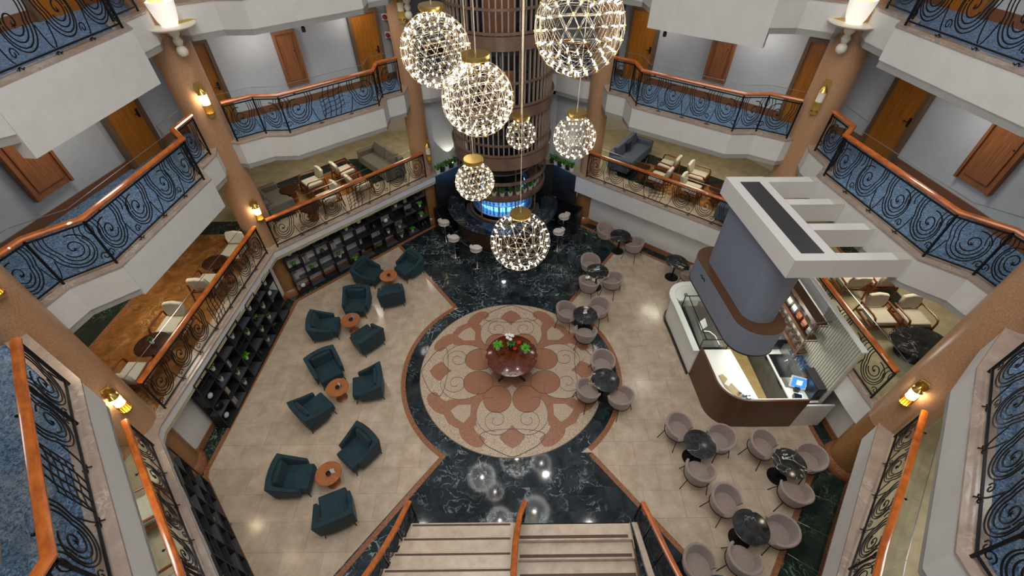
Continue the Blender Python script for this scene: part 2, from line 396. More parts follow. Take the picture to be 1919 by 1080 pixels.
# walls
struct(ob('wall_left', band(MB(), EM[:7], .4, .5, 0, MZ-.1), WHITE))
struct(ob('wall_right', band(MB(), EM[9:], .4, .5, 0, MZ-.1), WHITE))
struct(ob('wall_back', band(MB(), EM[6:10], .0, .15, 0, MZ-.035), mat('dark_bar_wall', rgb(44, 40, 40), .35, rgb(34, 30, 30), 2)))
struct(ob('wall_niche', band(MB(), E2[18:24], .34, .46, MZ-.1, L2-.7), WALLG))
struct(ob('wall_corridor', band(MB(), OW, 0, .12, L2-.06, L3-.74), WALLG))
struct(ob('wall_corridor_upper', band(MB(), OW, 0, .12, L3-.06, 11.6), WALLG))
struct(ob('wall_lounge', band(MB(), OM, -.1, .1, MZ-.35, L2-.74), WARMW))
struct(ob('baseboard_corridor', band(MB(), OW, -.025, 0, L2-.04, L2+.16), SKIRT))
struct(ob('baseboard_corridor_upper', band(MB(), OW, -.025, 0, L3-.04, L3+.16), SKIRT))
struct(ob('baseboard_left', band(MB(), EM[:7], .372, .4, 0, .2), TERRA))
struct(ob('baseboard_right', band(MB(), EM[9:], .372, .4, 0, .2), TERRA))

# ---------------------------------------------------------------- ground floor in stone
CEN = (.07, 7.8); CX, CY = CEN
G = offset(EM, .4)
STX0, STX1, STY = .13, 2.72, 3.62                      # opening of the flight that goes down
base = MB()
# sub-floor in joint colour, left open over the lower flight
NP = [p for p in G[3:13]]
for poly in ([(-9, STY), (9, STY), (9, 17), (-9, 17)], [(-9, -2.5), (STX0, -2.5), (STX0, STY), (-9, STY)], [(STX1, -2.5), (9, -2.5), (9, STY), (STX1, STY)]):
    base.prism(poly, -.2, -.008)
fl = struct(ob('floor', base, JOINT))
def ccw(p): 
    a = sum(p[i-1][0]*p[i][1]-p[i][0]*p[i-1][1] for i in range(len(p))); return p if a > 0 else p[::-1]
INNER = ccw([p for p in offset(EM, -.02)[1:17]])
def inset(poly, g):
    return offset(poly, g, True) if len(poly) > 2 else poly
def shrink(poly, g=.004):
    c = (sum(p[0] for p in poly)/len(poly), sum(p[1] for p in poly)/len(poly))
    return [(p[0]+(c[0]-p[0])*min(.2, g/max(.05, hypot(p[0]-c[0], p[1]-c[1]))), p[1]+(c[1]-p[1])*min(.2, g/max(.05, hypot(p[0]-c[0], p[1]-c[1])))) for p in poly]
OCT = [(-7.42, 4.78), (-4.0, 1.1), (4.9, 1.3), (7.95, 4.9), (7.85, 11.0), (2.6, 15.3), (-2.6, 15.2), (-7.1, 10.8)]
OCT = ccw(OCT)
WUP = ccw([(-1.83, 10.32), (2.04, 10.42), (4.22, 13.4), (2.6, 15.9), (-2.6, 15.9), (-5.1, 14.8)])
WLO = ccw([(-1.69, 5.30), (2.09, 5.28), (6.1, -.1), (-5.9, -.2)])
def dark(p): return inpoly(p, WUP) or inpoly(p, WLO) or hypot(p[0]-CX, p[1]-CY) < 3.0
TW, TH = .9, .62
nt_ = 0
for j in range(-1, 27):
    for i in range(-10, 11):
        x0 = i*TW+(TW/2 if j % 2 else 0); y0 = .6+j*TH
        c = (x0+TW/2, y0+TH/2)
        corners = [(x0, y0), (x0+TW, y0), (x0+TW, y0+TH), (x0, y0+TH)]
        if all(dark(q) for q in corners): continue
        q = clip(corners, OCT)
        if STX0 < c[0] < STX1 and c[1] < STY: continue
        if len(q) < 3 or parea(q) < .01: continue
        nt_ += 1
        ob('tile', MB().prism(shrink(q, .003), -.008, 0), CREAM, fl)
# dark green slabs of the two wedges
DW, DH = 1.25, .56
def darkrect(W, y0, y1):
    j = 0; y = y0
    while y < y1:
        x = -6.4 - (.6 if j % 2 else 0)
        while x < 6.6:
            ww = DW*rnd.choice((.7, 1, 1.15))
            q = clip([(x, y), (x+ww, y), (x+ww, y+DH), (x, y+DH)], W)
            if len(q) > 2 and parea(q) > .01:
                cx_ = sum(p[0] for p in q)/len(q); cy_ = sum(p[1] for p in q)/len(q)
                pts = q
                if not (min(p[1] for p in q) < STY-.05 and max(p[0] for p in q) > STX0+.02 and min(p[0] for p in q) < STX1-.02):
                    ob('dark_slab', MB().prism(shrink(q, .004), -.004, .003), GREENM, fl)
                else:
                    for qq in (clip(q, [(-9, -3), (STX0, -3), (STX0, STY), (-9, STY)]), clip(q, [(STX1, -3), (9, -3), (9, STY), (STX1, STY)]), clip(q, [(-9, STY), (9, STY), (9, 20), (-9, 20)])):
                        if len(qq) > 2 and parea(qq) > .01: ob('dark_slab', MB().prism(shrink(qq, .004), -.004, .003), GREENM, fl)
            x += ww
        y += DH; j += 1
def arc(c, r, a0, a1, n): return [(c[0]+r*cos(a0+(a1-a0)*i/n), c[1]+r*sin(a0+(a1-a0)*i/n)) for i in range(n+1)]
bed = MB()
for qq in (WUP, clip(WLO, [(-9, -3), (STX0, -3), (STX0, STY), (-9, STY)]), clip(WLO, [(STX1, -3), (9, -3), (9, STY), (STX1, STY)]), clip(WLO, [(-9, STY), (9, STY), (9, 20), (-9, 20)])): bed.prism(qq, -.004, .0012)
bed.prism(arc(CEN, 3.06, 0, 2*pi, 96)[:-1], -.004, .0016)
o = ob('dark_joint_bed', bed, GREENB, fl); o['kind'] = 'stuff'
darkrect(WUP, 10.3, 16.0); darkrect(WLO, .5, 5.4)
# dark ring laid in sectors, terracotta edging, wedge edgings
NS = 30
for k in range(NS):
    a0 = 2*pi*k/NS+.002; a1 = 2*pi*(k+1)/NS-.002
    ob('ring_slab', MB().prism(arc(CEN, 3.06, a0, a1, 4)+arc(CEN, 2.66, a1, a0, 4), -.004, .006), GREENM, fl)
ob('medallion_underlay', MB().prism(arc(CEN, 2.67, 0, 2*pi, 96)[:-1], -.004, .005), JOINT, fl)
def edging(pts, d0, d1, z=.007, m=TERRA): return ob('terracotta_edging', band(MB(), pts, d0, d1, -.004, z), m, fl)
aL0, aL1 = atan2(10.32-CY, -1.83-CX), atan2(5.30-CY, -1.69-CX)+2*pi
aR0, aR1 = atan2(5.28-CY, 2.09-CX), atan2(10.42-CY, 2.04-CX)
edging(arc(CEN, 3.06, aL0, aL1, 48), 0, -.13); edging(arc(CEN, 3.06, aR0, aR1, 48), 0, -.13)
edging([(-4.45, 13.9), (-1.83, 10.32)], 0, .12); edging([(2.04, 10.42), (4.5, 13.78)], 0, .12)
edging([(-1.69, 5.30), (-4.6, 1.4)], 0, .12); edging([(4.9, 1.6), (2.09, 5.28)], 0, .12)
# strips along the walls
def edge_strip(pts, a, b, m=GREENB, nm='border_strip', z=.004):
    for i in range(len(pts)-1):
        seg = [pts[i], pts[i+1]]
        L = hypot(pts[i+1][0]-pts[i][0], pts[i+1][1]-pts[i][1]); n = max(1, int(round(L/1.1)))
        A = offset(pts, a); B = offset(pts, b)
        for k in range(n):
            f0, f1 = k/n+.002, (k+1)/n-.002
            lerp = lambda P, f: (P[i][0]+(P[i+1][0]-P[i][0])*f, P[i][1]+(P[i+1][1]-P[i][1])*f)
            ob(nm, MB().prism([lerp(A, f0), lerp(A, f1), lerp(B, f1), lerp(B, f0)], -.008, z), m, fl)
LW_ = EM[1:7]; RW_ = [EM[9], EM[10], EM[11], EM[12], EM[13]]
edge_strip(LW_, .4, .06); edging(LW_, .06, -.06, .006)
edge_strip(RW_, .4, .08); edging(RW_, .08, -.04, .006)
RF = [(7.6, 4.86), (6.69, 3.8), (5.78, 2.73), (4.9, 1.7)]
edge_strip([(8.4, 4.94), (8.2, 4.4)], 0, -.8)
for k in range(5):
    f0, f1 = k/5+.002, (k+1)/5-.002; A = ((7.6, 4.86), (4.9, 1.7)); B = ((8.4, 4.6), (5.6, 1.0))
    P_ = lambda S, f: (S[0][0]+(S[1][0]-S[0][0])*f, S[0][1]+(S[1][1]-S[0][1])*f)
    ob('border_strip', MB().prism([P_(A, f0), P_(A, f1), P_(B, f1), P_(B, f0)], -.008, .005), GREENB, fl)
edging(RF, 0, -.12, .007)

# ---- medallion mosaic
R0 = 2.66
def pol(r, a, ang): return (CX+R0*(r*cos(ang)-a*sin(ang)), CY+R0*(r*sin(ang)+a*cos(ang)))   # r outward, a sideways
def place(shape, ang): return [pol(y, -x, ang) for x, y in shape]
def blob(pts, sub=6):
    """closed Catmull-Rom outline"""
    out = []; n = len(pts)
    for i in range(n):
        p0, p1, p2, p3 = (Vector(pts[(i+k-1) % n]) for k in range(4))
        for t in range(sub):
            u = t/sub
            q = .5*((2*p1)+(-p0+p2)*u+(2*p0-5*p1+4*p2-p3)*u*u+(-p0+3*p1-3*p2+p3)*u**3)
            out.append((q.x, q.y))
    return out
def circ(c, r, n=26, sx=1, rot=0):
    return [(c[0]+cos(rot)*r*sx*cos(2*pi*i/n)-sin(rot)*r*sin(2*pi*i/n), c[1]+sin(rot)*r*sx*cos(2*pi*i/n)+cos(rot)*r*sin(2*pi*i/n)) for i in range(n)]
ob('mosaic_ground', MB().prism(arc(CEN, 2.64, 0, 2*pi, 96)[:-1], .004, .009), MOSC, fl)
PZ = [0]
def piece(shape, ang, m, z, nm):
    PZ[0] += 1; z = z+.00004*PZ[0]
    p = place(shape, ang); ob(nm, MB().prism(p, z-.004, z), m, fl)
def line2(pts, ang, z, r=.011, nm='joint_line', closed=False):
    p = place(pts, ang); ob(nm, MB().tube([(a, b, z) for a, b in p], (r, r), 4, closed=closed), GROUT, fl)
def spiral(c, r0, r1, a0, turns, n=30):
    return [(c[0]+(r0+(r1-r0)*i/n)*cos(a0+turns*2*pi*i/n), c[1]+(r0+(r1-r0)*i/n)*sin(a0+turns*2*pi*i/n)) for i in range(n+1)]
for q in range(4):
    ang = pi/2*q + pi/2
    # pointed outer arch
    arch = blob([(-.30, .74), (-.27, .85), (-.14, .93), (0, .985), (.14, .93), (.27, .85), (.30, .74), (0, .70)])
    line2([p for p in arch], ang, .010, closed=True)
    piece([(0, .90), (-.07, .86), (-.125, .79), (-.10, .70), (0, .66), (.10, .70), (.125, .79), (.07, .86)], ang, MOST, .012, 'terracotta_petal')
    for s in (-1, 1):
        # club shaped petals beside each axis
        club = blob([(s*.24, .24), (s*.36, .40), (s*.41, .56), (s*.36, .72), (s*.27, .80), (s*.30, .88), (s*.40, .87), (s*.51, .76), (s*.535, .58), (s*.47, .40), (s*.34, .25)], 5)
        piece(club, ang, MOST, .012, 'terracotta_petal')
        big = blob([(0, .30), (s*.16, .34), (s*.30, .36), (s*.36, .50), (s*.34, .64), (s*.24, .74), (s*.12, .76), (s*.02, .68), (0, .55)], 5)
        piece(big, ang, MOSC, .015, 'cream_petal'); line2(big[6:35], ang, .0195, .006)
        line2(spiral((s*.16, .60), .13, .03, pi/2, -1.4*s), ang, .0205, .006)
        piece(circ((s*.152, .36), .16, sx=.92), ang, MOST, .018, 'terracotta_petal'); line2(circ((s*.152, .36), .16, sx=.92), ang, .0225, .006, closed=True)
    # diagonal lozenge with a cream heart
    ang2 = ang+pi/4
    loz = [(0, .50), (-.10, .60), (-.21, .72), (-.19, .86), (-.10, .87), (0, .90), (.10, .87), (.19, .86), (.21, .72), (.10, .60)]
    piece(loz, ang2, MOST, .0135, 'terracotta_petal')
    piece([(0, .60), (-.09, .69), (-.10, .79), (0, .81), (.10, .79), (.09, .69)], ang2, MOSC, .018, 'cream_petal')
    piece(circ((0, .16), .13), ang2, MOST, .0165, 'terracotta_petal')

# ---------------------------------------------------------------- mezzanine stone floor
def mzprism(nm, poly, m, z=.0): ob(nm, MB().prism(ccw(poly), MZ-.03, MZ-.02+z), m, mzf)
mzprism('brown_marble_field', [(-10.35, 3.5), (-7.9, 3.5), (-7.6, 5), (-7.5, 10.9), (-8.5, 11.6), (-10.1, 11.6)], BROWNM)
mzprism('green_marble_border', [(-11.3, 3.5), (-10.45, 3.5), (-10.2, 11.6), (-8.5, 11.65), (-8.2, 12.3), (-11.2, 12.3)], GREENB, .002)
mzprism('cream_marble_border', [(-10.50, 3.5), (-10.34, 3.5), (-10.08, 11.6), (-10.22, 11.6)], TERRA, .004)
mzprism('cream_marble_strip', [(-7.75, 5.2), (-7.55, 5.2), (-7.3, 10.9), (-7.75, 11.0)], MOSC, .006)
mzprism('cream_mosaic_field', [(-7.25, 10.9), (-2.9, 15.2), (-4.1, 15.3), (-8.0, 12.0)], MOSC, .001)
mzprism('brown_marble_field', [(-8.0, 12.0), (-5.0, 14.5), (-6.0, 16.0), (-7.16, 14.94), (-8.06, 14.01), (-8.9, 13.2)], BROWNM, .001)
mzprism('terracotta_border', [(-8.9, 13.2), (-6.0, 15.95), (-6.07, 16.05), (-9.0, 13.3)], TERRA, .004)
mzprism('green_marble_border', [(-9.0, 13.35), (-6.1, 16.1), (-6.45, 16.55), (-9.4, 13.8)], GREENB, .002)
mzprism('green_marble_field', [(-5.0, 14.5), (-4.1, 15.3), (-4.7, 16.7), (-6.3, 16.4), (-6.0, 15.95)], GREENB, .003)
mzprism('green_marble_border', [(10.35, 3.5), (10.85, 3.5), (10.75, 11.0), (10.2, 11.4)], GREENB, .002)
mzprism('terracotta_border', [(10.25, 3.5), (10.35, 3.5), (10.2, 11.4), (10.1, 11.3)], TERRA, .004)
mzprism('cream_mosaic_field', [(7.4, 11.2), (2.9, 15.2), (4.0, 15.1), (6.9, 12.8), (7.9, 11.9)], MOSC, .001)
mzprism('brown_marble_field', [(6.9, 12.8), (5.3, 14.1), (5.3, 15.9), (8.6, 13.1), (7.9, 11.9)], BROWNM, .001)
mzprism('terracotta_border', [(5.3, 15.9), (8.6, 13.1), (8.7, 13.25), (5.4, 16.05)], TERRA, .004)
mzprism('green_marble_border', [(5.4, 16.05), (8.7, 13.25), (9.1, 13.7), (5.7, 16.7)], GREENB, .002)
mzprism('green_marble_field', [(5.3, 14.1), (4.1, 15.1), (4.5, 16.7), (5.7, 16.7), (5.3, 15.9)], GREENB, .003)

# ---------------------------------------------------------------- staircase
stx = thing('staircase', 'pale marble staircase with dark nosing strips, one flight up and one flight down', 'staircase', (0, 3.6, 0))
for i in range(7):                                     # upward flight on the left
    y1 = -.335*i; xl = -2.28-.11*i; z1 = .16*(i+1)
    bev(ob('step', MB().prism([(xl, y1-.36), (.08, y1-.36), (.08, y1), (xl, y1)], 0 if i else 0, z1), STAIRM, stx), .012)
    ob('nosing_strip', MB().box(xl+.1, 0.0, y1-.07, y1-.03, z1, z1+.004), GROUT, stx)
for i in range(7):                                     # downward flight on the right
    y1 = -.335*i; z1 = -.16*(i); xr = 2.72+.05*i
    bev(ob('step', MB().prism([(.15, y1-.335), (xr, y1-.335), (xr, y1), (.15, y1)], z1-.2, z1), STAIRM, stx), .01)
    ob('nosing_strip', MB().box(.2, xr-.1, y1-.30, y1-.235, z1, z1+.004), GROUT, stx)
ob('stringer', MB().prism([(.08, -2.4), (.16, -2.4), (.16, 0), (.08, 0)], -1.3, .12), STAIRM, stx)
ob('stringer', MB().prism([(3.05, -2.4), (3.2, -2.4), (2.86, 0), (2.74, 0)], -1.3, .06), STAIRM, stx)

# ---------------------------------------------------------------- railings
def spir(cx, cz, r0, r1, a0, a1, n):
    return [(cx+(r0+(r1-r0)*i/n)*cos(a0+(a1-a0)*i/n), 0, cz+(r0+(r1-r0)*i/n)*sin(a0+(a1-a0)*i/n)) for i in range(n+1)]
def scroll_panel(mirror=False, fine=False):
    """one metre wide, .8 high: a volute with flowing parallel bars"""
    mb = MB(); cx, cz = .57, .44; R = .008
    def put(p, r=R): mb.tube([(1-x if mirror else x, y, z) for x, y, z in p], (r, .014), 4, flat=(0, 1, 0))
    put(spir(cx, cz+.03, .20, .035, radians(-160), radians(300), 30))
    for k, R1 in enumerate((.41, .33, .25)):
        x0 = cx-R1; e = (radians(455), radians(395), radians(365))[k]; r1 = (.27, .27, .21)[k]
        p = [(x0-.05*sin(pi*t)-.06*t, 0, cz+(.80-cz)*t) for t in (1, .8, .6, .4, .2)]
        put(p + spir(cx, cz, R1, r1, pi, e, 26))
    for k in (0, 1, 2): put([(.98-.10*k-.05*sin(pi*t), 0, .80-(.22+.05*k)*t) for t in (0, .25, .5, .75, 1)], .007)
    put([(.02+.13*t, 0, .02+.34*t*t) for t in (0, .25, .5, .75, 1)])
    put(spir(.93, .13, .09, .02, radians(200), radians(-220), 12), .006)
    for a in range(5):                                  # leaf rosette
        t = a*2*pi/5
        mb.tube([((1-cx if mirror else cx), 0, cz), ((1-cx if mirror else cx)+.05*cos(t), .01, cz+.05*sin(t))], .012, 4, r2=.003)
    return mb
def lattice_panel():
    mb = MB()
    for k in range(4):
        x = .24+.17*k
        mb.tube([(x-.08+.16*t+.03*sin(2*pi*t), 0, .02+.78*t) for t in (0, .2, .4, .6, .8, 1)], (.008, .014), 4, flat=(0, 1, 0))
    for k in range(5):
        z = .16+.12*k
        mb.tube([(.14, 0, z-.07), (.38, 0, z+.0), (.62, 0, z+.01), (.86, 0, z+.09)], (.006, .01), 4, flat=(0, 1, 0))
    mb.tube([(.14, 0, .02), (.14, 0, .60)], .008, 4); mb.tube([(.86, 0, .2), (.86, 0, .8)], .008, 4)
    return mb
PM = {'a': scroll_panel().mesh('scroll_panel', IRON), 'b': scroll_panel(True).mesh('scroll_panel', IRON), 'x': lattice_panel().mesh('lattice_panel', IRON)}
POST = MB().box(-.016, .016, -.016, .016, 0, .94).sphere((0, 0, .95), .02, 6, 4).mesh('post', IRON)
FOOT = MB().tube([(-.07, 0, .03), (-.03, 0, .012), (0, 0, .05), (.03, 0, .012), (.07, 0, .03)], .009, 4).tube([(0, -.05, .02), (0, 0, .05), (0, .05, .02)], .009, 4).mesh('rail_foot', IRON)
HAND = [(-.055, .0), (-.06, .03), (-.045, .055), (0, .068), (.045, .055), (.06, .03), (.055, .0), (.03, -.02), (-.03, -.02)]
def railing(pts, z, label, group, off=.12, glass=True, wide=1.15, gl_gap=.24):
    r = thing('railing', label, 'railing', (pts[0][0], pts[0][1], z), 0, group)
    L0 = [(p[0]-pts[0][0], p[1]-pts[0][1]) for p in offset(pts, off)]
    ob('handrail', sweep(MB(), L0, HAND, .98), WOODR, r, True)
    for h, w_ in ((.90, .016), (.07, .014)):
        ob('rail_bar', sweep(MB(), L0, [(-w_, 0), (-w_, .022), (w_, .022), (w_, 0)], h), IRON, r)
    for i, p in enumerate(L0):
        link('post', POST, r, (p[0], p[1], 0))
    for i in range(len(L0)-1):
        a, b = Vector(L0[i]), Vector(L0[i+1]); L = (b-a).length; th = atan2(b.y-a.y, b.x-a.x)
        if L < .35: continue
        n = max(1, int(round(L/.78)))
        for k in range(n):
            c = 'x' if (n >= 3 and k == n//2 and n % 2) else ('b' if k < n/2 else 'a')
            if n == 1: c = 'a' if i % 2 else 'b'
            q = a+(b-a)*(k/n)
            link('scroll_panel' if c != 'x' else 'lattice_panel', PM[c], r, (q.x, q.y, .085), (0, 0, th), (L/n, 1, 1.02))
            if k: link('rail_foot', FOOT, r, (q.x, q.y, 0), (0, 0, th))
            if L > 1.2:
                q2 = a+(b-a)*((k+.5)/n); 
                ob('rail_bracket', MB().tube([(0, 0, .93), (-sin(th)*.12, cos(th)*.12, .9)], .008, 4).sphere((-sin(th)*.13, cos(th)*.13, .9), .022, 6, 4), IRON, r, loc=(q2.x, q2.y, 0)) if k % 2 == 0 else None
    if glass:
        g0 = [(p[0]-pts[0][0], p[1]-pts[0][1]) for p in offset(pts, off+gl_gap)]
        for i in range(len(g0)-1):
            a, b = Vector(g0[i]), Vector(g0[i+1]); L = (b-a).length
            if L < .3: continue
            t = (b-a).normalized()*.01
            ob('glass_panel', band(MB(), [tuple(a+t), tuple(b-t)], 0, .012, .02, 1.12), GLASS, r)
            ob('glass_edge', band(MB(), [tuple(a+t), tuple(b-t)], 0, .012, 1.12, 1.128), STEEL, r)
    return r
g2 = 'second level gallery railings'
def cut(P, i, j, s=0, e=0):
    q = list(P[i:j+1])
    if s: a, b = Vector(q[0]), Vector(q[1]); q[0] = tuple(a+(b-a).normalized()*s)
    if e: a, b = Vector(q[-1]), Vector(q[-2]); q[-1] = tuple(a+(b-a).normalized()*e)
    return q
railing(cut(E2, 5, 10), L2, 'wrought iron scroll railing with wooden handrail beside the left blue carpet corridor', g2)
railing(cut(E2, 12, 17), L2, 'wrought iron railing of the blue carpet gallery behind the upper left column', g2)
railing(cut(E2, 24, 29), L2, 'wrought iron railing of the blue carpet gallery right of the slatted tower', g2)
railing(cut(E2, 31, 36), L2, 'wrought iron scroll railing with handrail above the white kiosk beams', g2)
railing(cut(E2, 0, 3), L2, 'large close wrought iron railing and handrail at the lower left corner', g2)
railing(cut(E2, 38, 40), L2, 'large close wrought iron railing at the lower right corner', g2)
railing(cut(E2, 19, 22), L2, 'short railing of the gallery behind the slatted tower', g2, glass=False)
railing(cut(E2, 5, 10), L3, 'topmost iron railing at the upper left corner of the atrium', 'third level railings', glass=False)
railing(cut(E2, 31, 36), L3, 'topmost iron railing at the upper right corner of the atrium', 'third level railings', glass=False)
gm = 'mezzanine railings'
railing([(-4.0, -2.5), (-4.0, 1.0), (-5.0, 2.14), (-7.25, 4.57)], MZ, 'mezzanine railing at the lower left, above the nearest black bookcase', gm)
railing([(-7.43, 5.35), (-7.17, 10.62)], MZ, 'mezzanine railing in front of the brown marble lounge on the left', gm)
railing([(-7.0, 10.86), (-2.95, 14.9)], MZ, 'mezzanine railing above the long black bookcase', gm)
railing([(2.85, 14.87), (7.15, 11.38)], MZ, 'mezzanine railing right of the bar, in front of the blue sofa', gm)
railing([(7.78, 10.5), (7.96, 5.45)], MZ, 'mezzanine railing behind the ribbed kiosk wall', gm)
railing([(7.95, 4.6), (5.69, 2.2), (4.7, 1.05), (4.7, -2.5)], MZ, 'mezzanine railing at the lower right, beside the bistro tables', gm)

# stair rails
def stair_rail(pts, label, scr=True, fl_=1):
    r = thing('stair_railing', label, 'railing', (pts[0][0], pts[0][1], 0), 0, 'staircase railings')
    x0, y0 = pts[0][:2]
    xy = [(p[0]-x0, p[1]-y0) for p in pts]; z = [p[2] for p in pts]
    ob('handrail', sweep(MB(), xy, HAND, z), WOODR, r, True)
    ob('rail_bar', sweep(MB(), xy, [(-.014, -.80), (-.014, -.775), (.014, -.775), (.014, -.80)], z), IRON, r)
    for i in range(0, len(xy)-1):
        a = Vector((*xy[i], z[i])); b = Vector((*xy[i+1], z[i+1])); d = b-a; L = Vector((d.x, d.y)).length
        link('post', POST, r, (a.x, a.y, a.z-.92))
        if scr:
            o = link('scroll_panel', PM['a'], r)
            M = Matrix(((d.x, -d.y/L, 0, a.x), (d.y, d.x/L, 0, a.y), (d.z, 0, .9, a.z-.80), (0, 0, 0, 1)))
            me = PM['a'].copy(); me.transform(M); o.data = me
    return r
stair_rail([(-2.17, 3.80, .88), (-2.33, 3.2, 1.05), (-2.48, 2.7, 1.28), (-2.66, 2.2, 1.52), (-2.9, 1.6, 1.80)], 'wooden stair handrail on black scrollwork at the left edge of the stairs')
stair_rail([(.33, 3.78, .85), (.20, 3.45, .98), (.10, 2.9, 1.2), (.05, 2.3, 1.48), (.05, 1.6, 1.8)], 'curved wooden handrail down the middle of the staircase')
stair_rail([(2.84, 3.72, .88), (2.96, 3.3, .9), (3.10, 2.8, .9), (3.26, 2.3, .9), (3.5, 1.5, .9)], 'wooden stair handrail on black scrollwork at the right edge of the stairs')

# ---------------------------------------------------------------- doors and hatches
dn = [0]
def door(a, b, z0, z1, f=.09, m=DOORM, fm=DOORF, leaf_in=.05, nm=None, knob=True):
    """door between plan points a and b, seen from the atrium"""
    dn[0] += 1
    a, b = Vector(a), Vector(b); L = (b-a).length; th = atan2(b.y-a.y, b.x-a.x)
    d = struct(ob('door_%d' % dn[0], MB().box(f, L-f, -.02, .02, 0, z1-z0-f), m, loc=(a.x, a.y, z0), rot=(0, 0, th)))
    h = z1-z0
    ob('door_frame', MB().box(0, f, -.07, .05, 0, h).box(L-f, L, -.07, .05, 0, h).box(f, L-f, -.07, .05, h-f, h), fm, d)
    if knob: ob('door_handle', MB().tube([(L-f-.08, -.06, 1.0), (L-f-.2, -.06, 1.0)], .012, 6).box(L-f-.11, L-f-.05, -.03, -.02, .9, 1.1), BLKP, d)
    return d
def hatch(a, b, z0, z1):
    d = door(a, b, z0, z1, .06, DOORW, DOORW, knob=False)
    L = hypot(b[0]-a[0], b[1]-a[1])
    ob('hatch_leaf', MB().box(.14, L-.14, -.045, -.02, .14, z1-z0-.12), DOORW, d); ob('door_lock', MB().sphere((L-.17, -.05, .9), .018, 6, 4), BLKP, d)
    return d
def onwall(a, b, t0, t1, off=.035):
    a, b = Vector(a), Vector(b); d = (b-a).normalized(); n = Vector((-d.y, d.x)); return tuple(a+d*t0+n*off), tuple(a+d*t1+n*off)
# left corridor (wall points run clockwise; the room side is to the right of travel, so doors use reversed order)
for z in (L2-.04, L3-.04):
    door((-9.03, 9.92), (-8.86, 10.98), z, z+2.12); hatch((-9.35, 7.72), (-9.24, 8.58), z+.52, z+1.98)
    door((9.18, 10.98), (9.33, 9.92), z, z+2.12); hatch((9.55, 8.5), (9.66, 7.7), z+.55, z+1.95)
    door((-8.35, 11.98), (-7.56, 12.6), z, z+2.12); hatch((-6.34, 13.56), (-5.86, 13.95), z+.57, z+1.98)
    door((-4.66, 15.0), (-3.92, 15.62), z, z+2.12)
    door((3.88, 15.86), (4.62, 15.2), z, z+2.12); hatch((5.88, 14.09), (6.38, 13.66), z+.57, z+1.75)
    door((7.66, 12.55), (8.55, 11.8), z, z+2.12)
    hatch((-9.62, 5.2), (-9.55, 6.3), z+.52, z+1.98)
# emergency signs, exit units on soffits
for i, (x, y, z, lb) in enumerate(((6.85, 13.2, 7.65, 'small black spotlight under the gallery edge near the right column'), (-5.05, 12.6, 7.72, 'small black spotlight under the gallery edge on the left'),
        (4.2, 13.3, 7.4, 'small black spotlight under the gallery edge right of the large lamps'), (9.0, 8.9, 7.6, 'small black spotlight under the gallery by the right hatch door'))):
    s_ = thing('spotlight', lb, 'spotlight', (x, y, z), 0, 'soffit spotlights')
    ob('spot_head', MB().lathe([(0, -.05), (.05, -.05), (.05, .05), (.02, .08), (0, .08)], 10), BLKP, s_, True)
    ob('spot_bracket', MB().tube([(0, 0, .05), (0, 0, .16)], .012, 5), BLKP, s_)
for k, (z, nm) in enumerate(((7.25, 'round dark red fire bell high on the wall left of the tower'), (6.75, 'small red fire alarm button below the bell left of the tower'))):
    f_ = thing('fire_alarm', nm, 'alarm', (-3.72, 15.72, z))
    ob('alarm_body', MB().lathe([(0, 0), (.07, 0), (.07, .03), (.05, .05), (0, .05)], 14).xf(Matrix.Rotation(pi/2, 4, 'X')), FIREB, f_, True)
    ob('alarm_plate', MB().box(-.09, .09, 0, .01, -.09, .09), KWHITE, f_)

# ---------------------------------------------------------------- brass sconces and alabaster lamps on the columns
def sconce(x, y, z, h, label, lit=True, c=None):
    th = atan2(-y, -x) if c is None else c
    s_ = thing('wall_sconce', label, 'wall lamp', (x, y, z), th, 'brass column sconces')
    ob('back_plate', MB().box(-.03, .0, -.10, .10, 0, h).box(-.03, .012, -.07, .07, -.06, h+.06), BRASS, s_)
    ob('glass_tube', MB().lathe([(0, .40*h), (.085, .40*h), (.085, .72*h), (0, .72*h)], 14, (.06, 0, 0)), SCON if lit else LAMPW, s_, True)
    g = MB()
    for k in range(12):
        a = 2*pi*k/12; g.tube([(.06+.09*cos(a), .09*sin(a), .12*h), (.06+.09*cos(a), .09*sin(a), .40*h)], .009, 4)
    ob('fluted_rods', g, BRASS, s_)
    ob('cap', MB().lathe([(0, .72*h), (.10, .72*h), (.07, .80*h), (.03, .9*h), (0, .92*h)], 14, (.06, 0, 0)), BRASS, s_, True)
    ob('base_ring', MB().lathe([(0, .12*h), (.095, .12*h), (.095, .08*h), (0, .06*h)], 14, (.06, 0, 0)), BRASS, s_, True)
    if lit: point('sconce_light', (x+.22*cos(th), y+.22*sin(th), z+.55*h), 3.2, (1, .84, .58), .04)
    return s_
def cpt(c, ang, r=.47): return (c[0]+r*cos(ang), c[1]+r*sin(ang))
A1 = atan2(-11.3, 7.65)
sconce(*cpt(COLS[0], A1+.35), 6.25, .72, 'lit brass sconce on the upper left column at corridor level')
sconce(*cpt(COLS[0], A1+.35), 3.12, .62, 'lit brass sconce on the upper left column at lounge level')
sconce(*cpt(COLS[2], -.25), 2.98, .68, 'lit brass sconce on the lower left column at lounge level')
sconce(*cpt(COLS[2], -.25), 6.2, .68, 'brass sconce at the left edge of the picture')
sconce(*cpt(COLS[3], pi+.3), 3.0, .68, 'lit brass sconce on the lower right column')
sconce(*cpt(COLS[1], pi+.75), 6.25, .72, 'unlit brass sconce on the upper right column', lit=False)
sconce(*cpt(COLS[4], -.55, .38), 2.7, .8, 'brass sconce on the column left of the bar', lit=False)
sconce(*cpt(COLS[4], -1.2, .38), 7.3, .7, 'brass sconce at the top edge, on the column left of the tower', lit=False)
